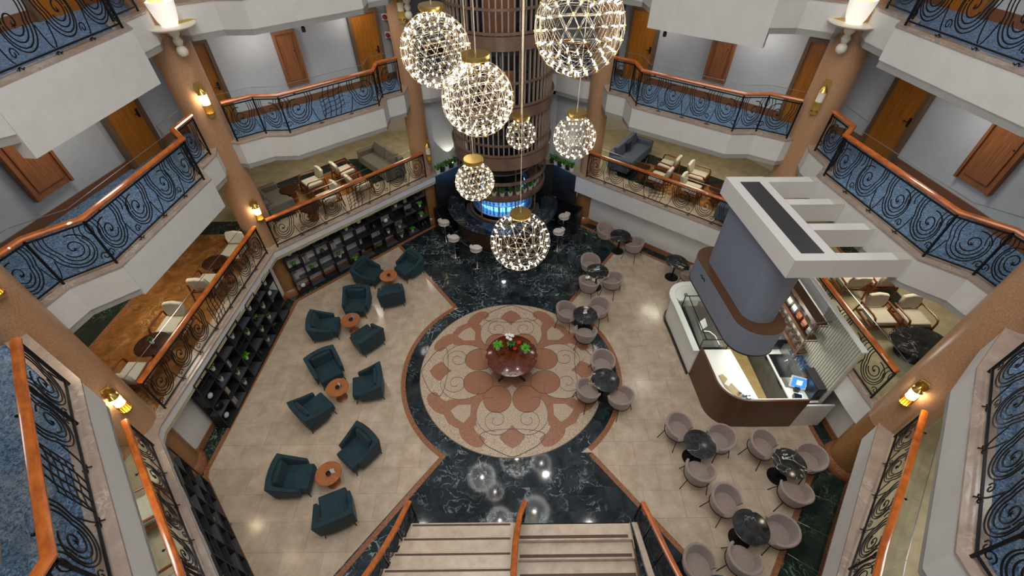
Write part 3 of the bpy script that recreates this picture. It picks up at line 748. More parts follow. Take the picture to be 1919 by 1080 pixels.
def alabaster(x, y, z, label):
    t = thing('alabaster_lamp', label, 'wall lamp', (x, y, z), 0, 'white alabaster column lamps')
    ob('disc', MB().lathe([(0, -.03), (.40, -.02), (.50, .03), (.50, .05), (.38, .04), (0, .02)], 32), LAMPW, t, True)
    ob('bell_shade', MB().lathe([(.16, .04), (.20, .12), (.24, .3), (.27, .48), (.25, .48), (.22, .3), (.18, .14), (.14, .06)], 10), LAMPE, t, True)
    ob('bulb', MB().sphere((0, 0, .30), .07, 10, 8), SCON, t, True)
    ob('pendant', MB().lathe([(0, -.40), (.07, -.36), (.10, -.28), (.06, -.20), (.11, -.14), (.14, -.03), (0, -.03)], 18), LAMPW, t, True)
    ob('ball', MB().sphere((0, 0, -.48), .115, 16, 10), LAMPW, t, True)
    ob('wall_bracket', MB().tube([(0, 0, .02), (-x*.05, y*.04, .04)], .05, 8), BRASS, t)
    return t
alabaster(-7.18, 10.92, 8.22, 'white alabaster lamp with disc and ball on the upper left column')
alabaster(7.5, 10.95, 8.22, 'white alabaster lamp with disc and ball on the upper right column')
alabaster(-2.85, 15.0, 7.95, 'white alabaster lamp on the column left of the tower, at the top edge')

# ---------------------------------------------------------------- lift tower of vertical slats
TX, TY, TR = -.2, 14.9, 1.60
tw = thing('lift_tower', 'round lift tower wrapped in vertical slats with bronze rings', 'tower', (TX, TY, 2.9))
ob('shaft', MB().lathe([(0, .4), (1.28, .4), (1.28, 9.4), (0, 9.4)], 40), DARKG, tw, True)
sl = MB().box(-.03, .03, -.018, .018, .55, 9.4).mesh('slat', SLAT)
for k in range(62):
    a = 2*pi*k/62; link('slat', sl, tw, (TR*cos(a), TR*sin(a), 0), (0, 0, a+pi/2-pi/2))
def torus_band(r, z0, z1, t=.06): return MB().lathe([(r-t, z0), (r+t*.5, z0), (r+t*.5, z1), (r-t, z1), (r-t, z0)], 72)
for z0, z1, r in ((.50, .93, TR+.05), (2.2, 2.52, TR+.05), (4.1, 4.46, TR+.05), (6.0, 6.3, TR+.05), (7.9, 8.2, TR+.05)):
    ob('wide_ring', torus_band(r, z0, z1), BRONZE, tw, True)
for z0, r in ((1.3, TR+.03), (3.2, TR+.03), (5.05, TR+.03), (7.0, TR+.03), (.97, TR+.09), (2.56, TR+.09), (4.5, TR+.09)):
    ob('thin_ring', torus_band(r, z0, z0+.06, .04), BRONZE, tw, True)
for z in (2.0, 3.9, 5.8):
    ob('lift_landing', MB().lathe([(0, z), (1.4, z), (1.4, z+.3), (0, z+.3)], 32), SHELFP, tw, True)
    ob('landing_door', MB().box(-.45, .45, -1.34, -1.29, z+.3, z+1.5), SKIRT, tw)
ob('lift_roof', MB().lathe([(0, .1), (.8, .1), (1.1, .0), (1.1, -.03), (0, -.03)], 32), STEEL, tw, True)
for a in (-2.2, -1.2, -.4, .6, 1.6, 2.6): ob('support_rod', MB().tube([(1.3*cos(a), 1.3*sin(a), .5), (1.3*cos(a), 1.3*sin(a), -1.8)], .03, 6), BRONZE, tw)

# ---------------------------------------------------------------- round bar
bar = thing('round_bar', 'round bar with glossy black marble counter under the lift tower', 'bar counter', (TX, TY, 0))
A0, A1_ = radians(-192), radians(12)
ob('counter_top', MB().lathe([(1.48, 1.06), (2.10, 1.06), (2.12, 1.085), (2.10, 1.11), (1.48, 1.11), (1.48, 1.06)], 56, a0=A0, a1=A1_), BLACKM2, bar, True)
ob('bar_front', MB().lathe([(1.75, .1), (1.80, .1), (1.90, 1.06), (1.75, 1.06), (1.75, .1)], 56, a0=A0, a1=A1_), mat('bar_front_brown', rgb(62, 44, 36), .35), bar, True)
ob('plinth', MB().lathe([(1.6, 0), (1.76, 0), (1.76, .1), (1.6, .1)], 56, a0=A0, a1=A1_), BLACKM2, bar, True)
ob('foot_rail', MB().lathe([(2.06+.022*cos(t), .22+.022*sin(t)) for t in [k*pi/4 for k in range(9)]], 56, a0=A0, a1=A1_), CHROME, bar, True)
for k in range(9):
    a = A0+(A1_-A0)*(k+.5)/9; ob('rail_bracket', MB().tube([(1.8*cos(a), 1.8*sin(a), .28), (2.06*cos(a), 2.06*sin(a), .22)], .012, 5), CHROME, bar)
ob('bar_floor', MB().lathe([(0, .004), (1.6, .004), (1.6, .012), (0, .012)], 40), BLACKM2, bar)
ob('work_top', MB().lathe([(1.12, .84), (1.42, .84), (1.42, .88), (1.12, .88), (1.12, .84)], 48, a0=A0, a1=A1_), STEEL, bar, True)
ds = thing('bottle_display', 'round blue-lit bottle display with bronze canopy ring in the middle of the bar', 'bar display', (TX, TY, 0))
ob('display_core', MB().lathe([(0, .0), (.8, .0), (.8, 2.1), (0, 2.1)], 32), DARKG, ds, True)
for z in (1.18, 1.62):
    ob('display_shelf', MB().lathe([(.8, z), (1.14, z), (1.14, z+.025), (.8, z+.025)], 40), STEEL, ds, True)
for k in range(22):
    a0, a1 = 2*pi*k/22+.03, 2*pi*(k+1)/22-.03
    for z in (1.22, 1.66): ob('lit_panel', MB().prism([(.86*cos(a0), .86*sin(a0)), (.86*cos(a1), .86*sin(a1)), (.83*cos(a1), .83*sin(a1)), (.83*cos(a0), .83*sin(a0))], z, z+.34), BLUEL, ds)
ob('canopy_ring', MB().lathe([(1.0, 2.08), (1.52, 2.08), (1.56, 2.14), (1.56, 2.32), (1.50, 2.32), (1.50, 2.2), (1.0, 2.2)], 64), BRONZE, ds, True)
ob('lower_ring', MB().lathe([(1.20, 1.0), (1.26, 1.0), (1.26, 1.08), (1.20, 1.08)], 64), BRONZE, ds, True)
for k in range(10):
    a = 2*pi*k/10+.2; ob('canopy_post', MB().tube([(1.5*cos(a), 1.5*sin(a), 2.3), (1.5*cos(a), 1.5*sin(a), 2.78)], .014, 5).tube([(1.16*cos(a), 1.16*sin(a), 1.0), (1.16*cos(a), 1.16*sin(a), 2.1)], .014, 5), BRONZE, ds)
ob('upper_ring', MB().lathe([(1.52, 2.76), (1.58, 2.76), (1.58, 2.86), (1.52, 2.86)], 64), BRONZE, ds, True)
point('bar_light', (TX, TY-1.25, 1.95), 9, (.55, .75, 1), .08)
btl = thing('bottle', 'bottle standing on the round blue-lit bar display', 'bottle', (TX, TY-1.0, 1.645), 0, 'bottles on the round bar display')
ob('bottle_glass', MB().lathe([(0, 0), (.036, 0), (.038, .16), (.014, .21), (.014, .28), (0, .28)], 8), GLASSB, btl, True)
ob('bottle_cap', MB().lathe([(.016, .27), (.016, .30), (0, .30)], 6), BRASS, btl)
for z in (1.645, 1.205):
    for k in range(19):
        a = radians(-170+160*k/18)
        if z == 1.645 and k == 9: continue
        dup(btl, (TX+1.02*cos(a), TY+1.02*sin(a), z), a)

# ---------------------------------------------------------------- plants
def foliage(seed, n, h, spread, wd=.018, m=LEAF, up=.5):
    r = random.Random(seed); mb = MB()
    for i in range(n):
        a = r.uniform(0, 2*pi); L = h*r.uniform(.7, 1.1); s = spread*r.uniform(.3, 1); b = r.uniform(.0, .02)
        p0 = Vector((b*cos(a), b*sin(a), 0)); p1 = Vector((s*.5*cos(a), s*.5*sin(a), L*.75)); p2 = Vector((s*cos(a), s*sin(a), L*r.uniform(up, 1)))
        n_ = Vector((-sin(a), cos(a), 0)); w_ = wd*r.uniform(.7, 1.3)
        mb.add([p0-n_*w_*.3, p0+n_*w_*.3, p1+n_*w_, p1-n_*w_, p2, p1+Vector((0, 0, w_*.5))], [(0, 1, 2, 5), (0, 5, 3), (5, 2, 4), (3, 5, 4)])
    return mb
LM = {}
def plant(label, loc, kind=0, group='potted plants', s=1.0):
    """0 small bush in white pot, 1 trailing bright, 2 grassy, 3 dark pot"""
    if kind not in LM:
        p = thing('potted_plant', label, 'plant', loc, rnd.uniform(0, 6), group)
        ob('pot', MB().lathe([(0, 0), (.05, 0), (.065, .1), (.055, .1), (.05, .085), (0, .085)], 12), POTD if kind == 3 else POTW, p, True)
        f = foliage(kind*7+3, (46, 60, 70, 40)[kind], (.17, .16, .24, .16)[kind], (.12, .17, .09, .13)[kind], (.016, .02, .008, .018)[kind]).xf(Matrix.Translation((0, 0, .08)))
        o = ob('foliage', f, LEAFB if kind == 1 else LEAF, p); o['kind'] = 'stuff'
        p.scale = (s,)*3; LM[kind] = p; return p
    return dup(LM[kind], loc, rnd.uniform(0, 6), label, group, s)
ordn = ['first', 'second', 'third', 'fourth', 'fifth', 'sixth', 'seventh', 'eighth', 'ninth', 'tenth', 'eleventh', 'twelfth', 'thirteenth', 'fourteenth']
for k in range(6): plant('potted plant on the black ledge left of the tower, %s from the column' % ordn[k], (-2.62+.15*k, 15.28+.145*k, MZ), (0, 3)[k % 2], 'plants on the ledge left of the tower', 1.5)
for k in range(6): plant('potted plant on the black ledge right of the tower, %s from the column' % ordn[k], (2.42-.14*k, 15.38+.13*k, MZ), (0, 3)[k % 2], 'plants on the ledge right of the tower', 1.5)
for k in range(13):
    a = radians(-165+150*k/12); plant('green plant on the bronze canopy over the bar, %s from the left' % ordn[k], (TX+1.3*cos(a), TY+1.3*sin(a), 2.2), (0, 2)[k % 2], 'plants on the bar canopy', 1.35)
for i, (x, y) in enumerate(((-2.15, 15.9), (2.1, 15.75))):
    u = thing('uplight', 'small floor spotlight washing the wall %s the tower' % ('left of', 'right of')[i], 'spotlight', (x, y, MZ))
    ob('uplight_body', MB().lathe([(0, 0), (.05, 0), (.05, .07), (.04, .08)], 12), BLKP, u, True); ob('uplight_lens', MB().lathe([(0, .075), (.042, .075), (.042, .08), (0, .082)], 12), DOWNL, u)
    l = bpy.data.lights.new('uplight_lamp', 'SPOT'); l.energy = 26; l.spot_size = radians(70); l.color = (1, .95, .75)
    lo = bpy.data.objects.new('uplight_lamp', l); col.objects.link(lo); lo.location = (x, y, MZ+.12); lo.rotation_euler = (radians(172), 0, 0)

# dark lounge seats and wall behind the bar
for sx, lb in ((-1, 'left'), (1, 'right')):
    b = thing('banquette', 'dark built-in bench in the corner on the %s side behind the bar' % lb, 'bench', (sx*2.45, 14.75, 0))
    bev(ob('bench_seat', MB().prism([(-sx*.5, -.1), (sx*.1, -.5), (sx*.35, .0), (-sx*.6, .8)], 0, .5), MACH, b), .03)
    bev(ob('bench_back', MB().prism([(sx*.1, -.5), (sx*.2, -.5), (sx*.45, .0), (-sx*.5, .85), (-sx*.6, .8), (sx*.35, .0)], 0, .95), MACH, b), .02)

# ---------------------------------------------------------------- spherical chandeliers
def geodesic(n):
    t = (1+sqrt(5))/2; V = [Vector(v).normalized() for v in [(-1, t, 0), (1, t, 0), (-1, -t, 0), (1, -t, 0), (0, -1, t), (0, 1, t), (0, -1, -t), (0, 1, -t), (t, 0, -1), (t, 0, 1), (-t, 0, -1), (-t, 0, 1)]]
    F = [(0, 11, 5), (0, 5, 1), (0, 1, 7), (0, 7, 10), (0, 10, 11), (1, 5, 9), (5, 11, 4), (11, 10, 2), (10, 7, 6), (7, 1, 8), (3, 9, 4), (3, 4, 2), (3, 2, 6), (3, 6, 8), (3, 8, 9), (4, 9, 5), (2, 4, 11), (6, 2, 10), (8, 6, 7), (9, 8, 1)]
    P = []; key = {}; E = set()
    def idx(v):
        v = v.normalized(); k = tuple(round(c, 4) for c in v)
        if k not in key: key[k] = len(P); P.append(v)
        return key[k]
    for a, b, c in F:
        g = {}
        for i in range(n+1):
            for j in range(n+1-i): g[i, j] = idx(V[a]*(n-i-j)+V[b]*i+V[c]*j)
        for i in range(n):
            for j in range(n-i):
                for u, v in (((i, j), (i+1, j)), ((i, j), (i, j+1)), ((i+1, j), (i, j+1))):
                    E.add(tuple(sorted((g[u], g[v]))))
    return P, sorted(E)
def chandelier(x, y, z, r, n, label, power):
    c = thing('globe_chandelier', label, 'chandelier', (x, y, z), rnd.uniform(0, 1), 'starburst globe chandeliers')
    P, E = geodesic(n); fr = MB(); wr = .0026+.0018*r
    Rm = Matrix.Rotation(.3, 4, 'X'); P = [Rm @ p for p in P]
    for a, b in E:
        fr.tube([P[a]*r, (P[a]+P[b]).normalized()*r*1.0, P[b]*r], wr, 3)
        fr.tube([P[a]*r*.9, P[b]*r*.9], wr, 3)
    for p in P: fr.tube([p*r*.86, p*r], wr, 3)
    o = ob('wire_frame', fr, GOLDW, c); o['kind'] = 'stuff'
    bl = MB(); cp = MB()
    for p in P:
        bl.tube([p*r*.91, p*r*.985], .005+.007*r, 6)
        cp.tube([p*r*.985, p*(r+.012)], .009+.012*r, 6)
    o = ob('node_caps', cp, BRASS, c); o['kind'] = 'stuff'
    o = ob('led_bulbs', bl, BULB, c); o['kind'] = 'stuff'
    ob('canopy_disc', MB().lathe([(0, r+.03), (.12+.14*r, r+.03), (.13+.14*r, r+.07), (.12+.14*r, r+.10), (0, r+.10)], 24), BRASS, c, True)
    ob('cord', MB().tube([(0, 0, r+.1), (0, 0, 17.4-z)], .008, 5), CORD, c)
    point('globe_light', (x, y, z), power*.12, (1, .98, .96), .03)
    return c
chandelier(-1.20, 8.3, 8.51, .587, 4, 'large starburst globe chandelier, upper left of the cluster', 60)
chandelier(-.42, 6.5, 8.41, .509, 4, 'large starburst globe chandelier hanging lower, just right of the upper left one', 55)
chandelier(1.02, 7.1, 9.16, .629, 4, 'largest starburst globe chandelier at the top right of the cluster', 70)
chandelier(.25, 8.0, 7.16, .277, 2, 'smallest starburst globe chandelier, in the middle of the cluster', 18)
chandelier(1.28, 8.2, 7.0, .405, 3, 'medium starburst globe chandelier on the right, beside the right rear column', 30)
chandelier(-.58, 7.0, 6.78, .34, 3, 'small starburst globe chandelier on the left, in front of the bar', 26)
chandelier(.25, 7.5, 5.05, .625, 3, 'lowest starburst globe chandelier, hanging above the dark marble floor', 46)

# ---------------------------------------------------------------- teal armchairs and round wooden tables
def teal_chair():
    t = thing('armchair', '', 'armchair')
    bev(ob('seat', MB().prism([(-.31, -.42), (.31, -.42), (.30, .22), (-.30, .22)], .18, .42), TEAL, t, True), .035, 3)
    # wrap-round back and arms: U-shaped shell flaring outwards and sloping down to the front
    inn = [(-.30, -.24), (-.31, .0), (-.30, .24), (-.2, .27), (0, .28), (.2, .27), (.30, .24), (.31, .0), (.30, -.24)]
    out = [(-.385, -.24), (-.40, .0), (-.40, .36), (-.2, .39), (0, .40), (.2, .39), (.40, .36), (.40, .0), (.385, -.24)]
    ht = [.50, .58, .76, .79, .80, .79, .76, .58, .50]
    fl2 = 1.07
    vs = []; n = len(inn)
    for i in range(n):
        (a, b), (c, d), h = inn[i], out[i], ht[i]; k = 1+.07*(h-.4)/.4
        vs += [(c, d, .17), (c*k*1.03, d*k*1.05, h), (a*k*1.05, b*k*1.06, h), (a, b, .30)]
    fs = []
    for i in range(n-1):
        for k in range(4): fs.append((i*4+k, (i+1)*4+k, (i+1)*4+(k+1) % 4, i*4+(k+1) % 4))
    fs += [(0, 1, 2, 3), ((n-1)*4+3, (n-1)*4+2, (n-1)*4+1, (n-1)*4)]
    bev(ob('backrest', MB().add(vs, fs), TEAL, t, True), .02, 2)
    bev(ob('back_cushion', MB().box(-.27, .27, 0, .11, .0, .34).xf(Matrix.Translation((0, .15, .42)) @ Matrix.Rotation(radians(-10), 4, 'X')), TEAL, t, True), .04, 3)
    for x, y in ((-.28, -.34), (.28, -.34), (-.3, .32), (.3, .32)):
        ob('leg', MB().tube([(x, y, .19), (x*1.13, y*1.13, 0)], .011, 6), LEGM, t)
    return t
tc = teal_chair()
CL = [((-4.09, 11.39), 'group nearest the bar', [((-4.85, 11.66), 'its left chair, against the bookcase'), ((-3.52, 12.02), 'its far right chair'), ((-3.88, 10.66), 'its near chair, back to the camera')]),
      ((-4.89, 9.38), 'second group from the bar', [((-4.93, 10.24), 'its far chair'), ((-5.68, 9.26), 'its left chair'), ((-4.30, 8.80), 'its lower right chair')]),
      ((-4.65, 6.94), 'third group from the bar', [((-5.17, 7.66), 'its far left chair'), ((-5.15, 6.36), 'its near left chair'), ((-3.88, 7.12), 'its right chair')]),
      ((-4.24, 4.59), 'group nearest the camera', [((-5.08, 4.56), 'its left chair'), ((-3.72, 5.24), 'its far right chair'), ((-3.92, 3.82), 'its near chair')])]
first = True
tb = thing('side_table', '', 'table')
bev(ob('tabletop', MB().lathe([(0, .49), (.29, .49), (.30, .505), (.29, .52), (0, .52)], 40), TABLEW, tb, True), .003)
ob('pedestal', MB().lathe([(.16, 0), (.10, .03), (.05, .12), (.05, .40), (.12, .49)], 20), TABLEW, tb, True)
for i, ((tx, ty), gname, chairs) in enumerate(CL):
    lab = 'round wooden side table in the middle of the teal armchair %s' % gname
    if i == 0: tb.location = (tx, ty, 0); tag(tb, lab, 'table', 'round wooden side tables')
    else: dup(tb, (tx, ty, 0), rnd.uniform(0, 3), lab, 'round wooden side tables')
    for (x, y), w_ in chairs:
        rz = atan2(ty-y, tx-x)+pi/2
        lb = 'teal velvet armchair in the %s, %s' % (gname, w_)
        if first: tc.location = (x, y, 0); tc.rotation_euler = (0, 0, rz); tag(tc, lb, 'armchair', 'teal armchairs'); first = False
        else: dup(tc, (x, y, 0), rz, lb, 'teal armchairs')
    bw = thing('bowl', 'small black bowl on the wooden table of the %s' % gname, 'bowl', (tx+.02, ty-.02, .52), 0, 'black bowls on the side tables')
    ob('bowl_body', MB().lathe([(0, 0), (.035, 0), (.06, .04), (.05, .045), (.03, .015), (0, .012)], 14), BLKP, bw, True)
    ob('bowl_rim', MB().lathe([(.05, .042), (.062, .042), (.062, .048), (.05, .048)], 14), BLKP, bw)
    if i: 
        cd = thing('menu_card', 'folded blue card on the wooden table of the %s' % gname, 'card', (tx+.09, ty+.07, .521), .5+i, 'folded table cards')
        ob('card_face', MB().add([(-.05, 0, 0), (.05, 0, 0), (.05, .03, .13), (-.05, .03, .13)], [(0, 1, 2, 3)]), CARDB, cd); ob('card_back', MB().add([(-.05, .07, 0), (.05, .07, 0), (.05, .03, .13), (-.05, .03, .13)], [(3, 2, 1, 0)]), SIGNP, cd)

# ---------------------------------------------------------------- marble bistro tables and taupe tub chairs
def tub_chair():
    t = thing('tub_chair', '', 'chair')
    n = 15; vs = []
    for i in range(n):
        u = -1+2*i/(n-1); a = pi/2+u*radians(128)
        h = .76-.13*abs(u)**1.6
        for r, z in ((.235, .40), (.275, (h+.4)/2), (.30, h), (.255, h), (.235, (h+.4)/2+.01), (.20, .42)): vs.append((r*cos(a), r*sin(a)*1.0, z))
    fs = []
    for i in range(n-1):
        for k in range(6): fs.append((i*6+k, i*6+(k+1) % 6, (i+1)*6+(k+1) % 6, (i+1)*6+k))
    fs += [tuple(range(6))[::-1], tuple((n-1)*6+k for k in range(6))]
    ob('backrest', MB().add(vs, fs), TAUPE, t, True)
    ob('rim_piping', MB().tube([(.278*cos(pi/2+u*radians(128)), .278*sin(pi/2+u*radians(128)), .765-.13*abs(u)**1.6) for u in [-1+2*k/20 for k in range(21)]], .024, 6), TAUPE, t, True)
    ob('seat', MB().lathe([(0, .38), (.22, .38), (.245, .41), (.24, .45), (.20, .47), (0, .475)], 24).xf(Matrix.Translation((0, -.02, 0))), TAUPE, t, True)
    ob('frame_ring', MB().tube([(.262*cos(a), .262*sin(a), .40) for a in [2*pi*k/20 for k in range(20)]], .009, 5, closed=True), LEGM, t)
    for a in (40, 140, 220, 320):
        a = radians(a); ob('leg', MB().tube([(.25*cos(a), .25*sin(a), .40), (.34*cos(a), .34*sin(a), 0)], .009, 5), LEGM, t)
    return t
GROUT.node_tree.nodes['Principled BSDF'].inputs['Base Color'].default_value = rgb(92, 72, 60)
tu = tub_chair(); bt = thing('bistro_table', '', 'table')
bev(ob('tabletop', MB().lathe([(0, .725), (.36, .725), (.375, .735), (.375, .745), (.36, .75), (0, .75)], 44), BLACKM, bt, True), .002)
ob('pole', MB().lathe([(.03, .02), (.03, .70), (.10, .725), (0, .725)], 12), LEGM, bt, True)
ob('base', MB().lathe([(0, 0), (.23, 0), (.23, .012), (.04, .03), (0, .03)], 28), LEGM, bt, True)
BT = [((4.13, 13.22), 'by the wall nearest the bar', [(3.66, 13.66, None, 'left of'), (4.58, 12.86, None, 'right of')]),
      ((5.79, 11.75), 'by the wall beside the kiosk', [(6.18, 11.30, None, 'beside')]),
      ((3.0, 11.28), 'on the dark floor edge', [(2.84, 11.86, None, 'beyond'), (2.66, 10.84, None, 'near left of'), (3.46, 10.98, None, 'right of')]),
      ((2.34, 9.3), 'at the medallion\'s far edge', [(1.80, 9.56, None, 'left of'), (2.82, 9.72, None, 'right of'), (2.28, 8.72, None, 'in front of')]),
      ((2.58, 6.95), 'at the medallion\'s right edge', [(2.62, 7.62, None, 'beyond'), (2.10, 6.72, None, 'left of'), (2.92, 6.50, None, 'near right of')]),
      ((4.55, 5.11), 'before the brown kiosk counter', [(4.22, 5.62, None, 'far left of'), (5.14, 5.30, None, 'right of'), (4.40, 4.52, None, 'in front of')]),
      ((6.49, 4.62), 'by the lower right column', [(6.14, 5.14, None, 'far left of'), (7.10, 4.78, None, 'right of'), (6.40, 4.02, None, 'in front of')]),
      ((5.06, 3.25), 'second from the bottom edge', [(4.78, 3.84, None, 'far left of'), (5.70, 3.20, None, 'right of'), (4.74, 2.70, None, 'in front of')]),
      ((4.05, 2.02), 'at the bottom edge', [(3.80, 2.62, None, 'beyond')])]
f1 = f2 = True
for (tx, ty), where, ch in BT:
    lb = 'round black marble bistro table %s' % where
    if f1: bt.location = (tx, ty, 0); tag(bt, lb, 'table', 'black marble bistro tables'); f1 = False
    else: dup(bt, (tx, ty, 0), rnd.uniform(0, 6), lb, 'black marble bistro tables')
    for x, y, _, w_ in ch:
        rz = atan2(ty-y, tx-x)+pi/2; lb = 'taupe tub chair %s the bistro table %s' % (w_, where)
        if f2: tu.location = (x, y, 0); tu.rotation_euler = (0, 0, rz); tu.scale = (1.16, 1.16, 1.04); tag(tu, lb, 'chair', 'taupe tub chairs'); f2 = False
        else: dup(tu, (x, y, 0), rz, lb, 'taupe tub chairs').scale = (1.16, 1.16, 1.04)
for i, (x, y) in enumerate(((3.02, 11.36), (2.34, 9.38))):
    cd = thing('menu_card', ('blue card on the bistro table near the bar', 'white card on the bistro table beyond the medallion')[i], 'card', (x, y, .751), .3, 'cards on the bistro tables')
    ob('card_face', MB().box(-.05, .05, 0, .01, 0, .14), (CARDB, SIGNP)[i], cd); ob('card_foot', MB().box(-.06, .06, -.03, .04, 0, .008), SIGNP, cd)

# ---------------------------------------------------------------- bar stools
bs = thing('bar_stool', '', 'stool')
n = 11; vs = []
for i in range(n):
    u = -1+2*i/(n-1); a = pi/2+u*radians(110); h = .98-.10*abs(u)
    for r, z in ((.20, .76), (.235, h), (.20, h), (.17, .79)): vs.append((r*cos(a), r*sin(a), z))
fs = [(i*4+k, i*4+(k+1) % 4, (i+1)*4+(k+1) % 4, (i+1)*4+k) for i in range(n-1) for k in range(4)]+[(3, 2, 1, 0), ((n-1)*4, (n-1)*4+1, (n-1)*4+2, (n-1)*4+3)]
bev(ob('backrest', MB().add(vs, fs), WHITEF, bs, True), .012)
ob('seat', MB().lathe([(0, .72), (.17, .73), (.215, .77), (.20, .82), (0, .83)], 20), WHITEF, bs, True)
ob('pole', MB().lathe([(.025, .02), (.025, .5), (.04, .5), (.04, .72), (0, .72)], 12), CHROME, bs, True)
ob('footrest', MB().tube([(.0, -.02, .32), (-.13, -.10, .32), (-.10, -.24, .32), (.10, -.24, .32), (.13, -.10, .32), (0, -.02, .32)], .011, 5), CHROME, bs)
ob('base', MB().lathe([(0, 0), (.21, 0), (.20, .015), (.03, .03), (0, .03)], 24), CHROME, bs, True)
for k, (x, y, lb) in enumerate(((-2.42, 14.0, 'white bar stool at the far left end of the bar'), (-1.98, 13.05, 'second white bar stool from the left end of the bar'), (-1.14, 12.45, 'white bar stool third from the left, nearest the camera'),
                (2.15, 14.35, 'white bar stool at the far right end of the bar'), (1.86, 13.4, 'white bar stool on the right side of the bar, nearer the camera'))):
    rz = atan2(TY-y, TX-x)+pi/2 + (.5, .3, 0, -.4, -.3)[k]
    if k == 0: bs.location = (x, y, 0); bs.rotation_euler = (0, 0, rz); tag(bs, lb, 'stool', 'white bar stools')
    else: dup(bs, (x, y, 0), rz, lb, 'white bar stools')

# ---------------------------------------------------------------- centre table with flowers
ct = thing('centre_table', 'round burl wood table in the middle of the flower medallion', 'table', (.07, 7.79, 0))
bev(ob('tabletop', MB().lathe([(0, .72), (.68, .72), (.73, .745), (.73, .765), (.70, .78), (0, .78)], 56), BURL, ct, True), .004)
ob('apron', MB().lathe([(.60, .62), (.62, .72), (.58, .72), (.58, .62), (.60, .62)], 48), BURL, ct, True)
ob('pedestal', MB().lathe([(.20, .16), (.12, .22), (.09, .34), (.15, .42), (.10, .52), (.22, .72)], 20), BLKP, ct, True)
for k in range(4):
    a = pi/4+k*pi/2; f_ = [(.10, .20), (.22, .24), (.34, .13), (.44, .05), (.50, .07), (.53, .03)]
    ob('foot', MB().tube([(r*cos(a), r*sin(a), z) for r, z in f_], .045, 8, r2=.03), BLKP, ct, True)
plant('green and yellow potted plant on the left of the burl wood table', (-.32, 7.98, .78), 1, 'plants on the centre table', 1.15)
plant('green and yellow potted plant on the right of the burl wood table', (.46, 7.86, .78), 1, 'plants on the centre table', 1.1)
vs_ = thing('flower_arrangement', 'flower arrangement with red blooms and white orchids on the burl wood table', 'flowers', (.06, 7.98, .78))
ob('vase', MB().lathe([(0, 0), (.05, 0), (.08, .06), (.05, .12), (.06, .14), (0, .13)], 14), POTD, vs_, True)
o = ob('foliage', foliage(91, 60, .24, .16, .02).xf(Matrix.Translation((0, 0, .1))), LEAF, vs_); o['kind'] = 'stuff'
def bloom(nm, p, r, m, k=8):
    mb = MB()
    for i in range(k):
        a = 2*pi*i/k; mb.sphere((p[0]+r*.6*cos(a), p[1]+r*.6*sin(a), p[2]+.01*(i % 2)), r*.55, 6, 4, (1, 1, .5))
    mb.sphere(p, r*.5, 6, 4); o = ob(nm, mb, m, vs_, True); o['kind'] = 'stuff'
bloom('red_flower', (.10, -.10, .16), .055, RED); bloom('red_flower', (.22, .08, .20), .06, RED); bloom('red_flower', (-.04, .06, .22), .05, RED)
ob('orchid_stem', MB().tube([(0, 0, .1), (.02, .05, .35), (-.03, .12, .5), (-.10, .14, .52)], .006, 4), LEAF, vs_)
for i, p in enumerate(((-.06, .12, .50), (-.13, .13, .47), (.0, .10, .48), (-.10, .06, .44), (.04, .14, .42), (-.02, .02, .42))): bloom('orchid_flower', p, .05, WPET, 5)

# ---------------------------------------------------------------- black bookcases
def small_item(kind, name_label, loc, rz, grp):
    key = 'it%d' % kind
    if key in LM: return dup(LM[key], loc, rz, name_label, grp)
    if kind == 0:
        t = thing('vase', name_label, 'vase', loc, rz, grp)
        ob('vase_body', MB().lathe([(0, 0), (.05, 0), (.085, .06), (.07, .13), (.03, .17), (.035, .19), (.02, .18), (0, .15)], 14), POTD, t, True)
        ob('vase_foot', MB().lathe([(0, 0), (.055, 0), (.055, .012), (0, .012)], 14), BRASS, t)
    elif kind == 1:
        t = thing('bowl', name_label, 'bowl', loc, rz, grp)
        ob('bowl_body', MB().lathe([(0, 0), (.05, 0), (.11, .06), (.10, .06), (.05, .015), (0, .012)], 16), POTD, t, True)
        ob('bowl_foot', MB().lathe([(0, 0), (.05, 0), (.05, .01), (0, .01)], 12), LEGM, t)
    else:
        t = thing('ornament', name_label, 'ornament', loc, rz, grp)
        ob('ornament_body', MB().sphere((0, 0, .10), .085, 12, 8, (1, .6, 1)), POTW, t, True)
        ob('ornament_foot', MB().box(-.04, .04, -.03, .03, 0, .02), LEGM, t)
    LM[key] = t; return t
BKM = {}
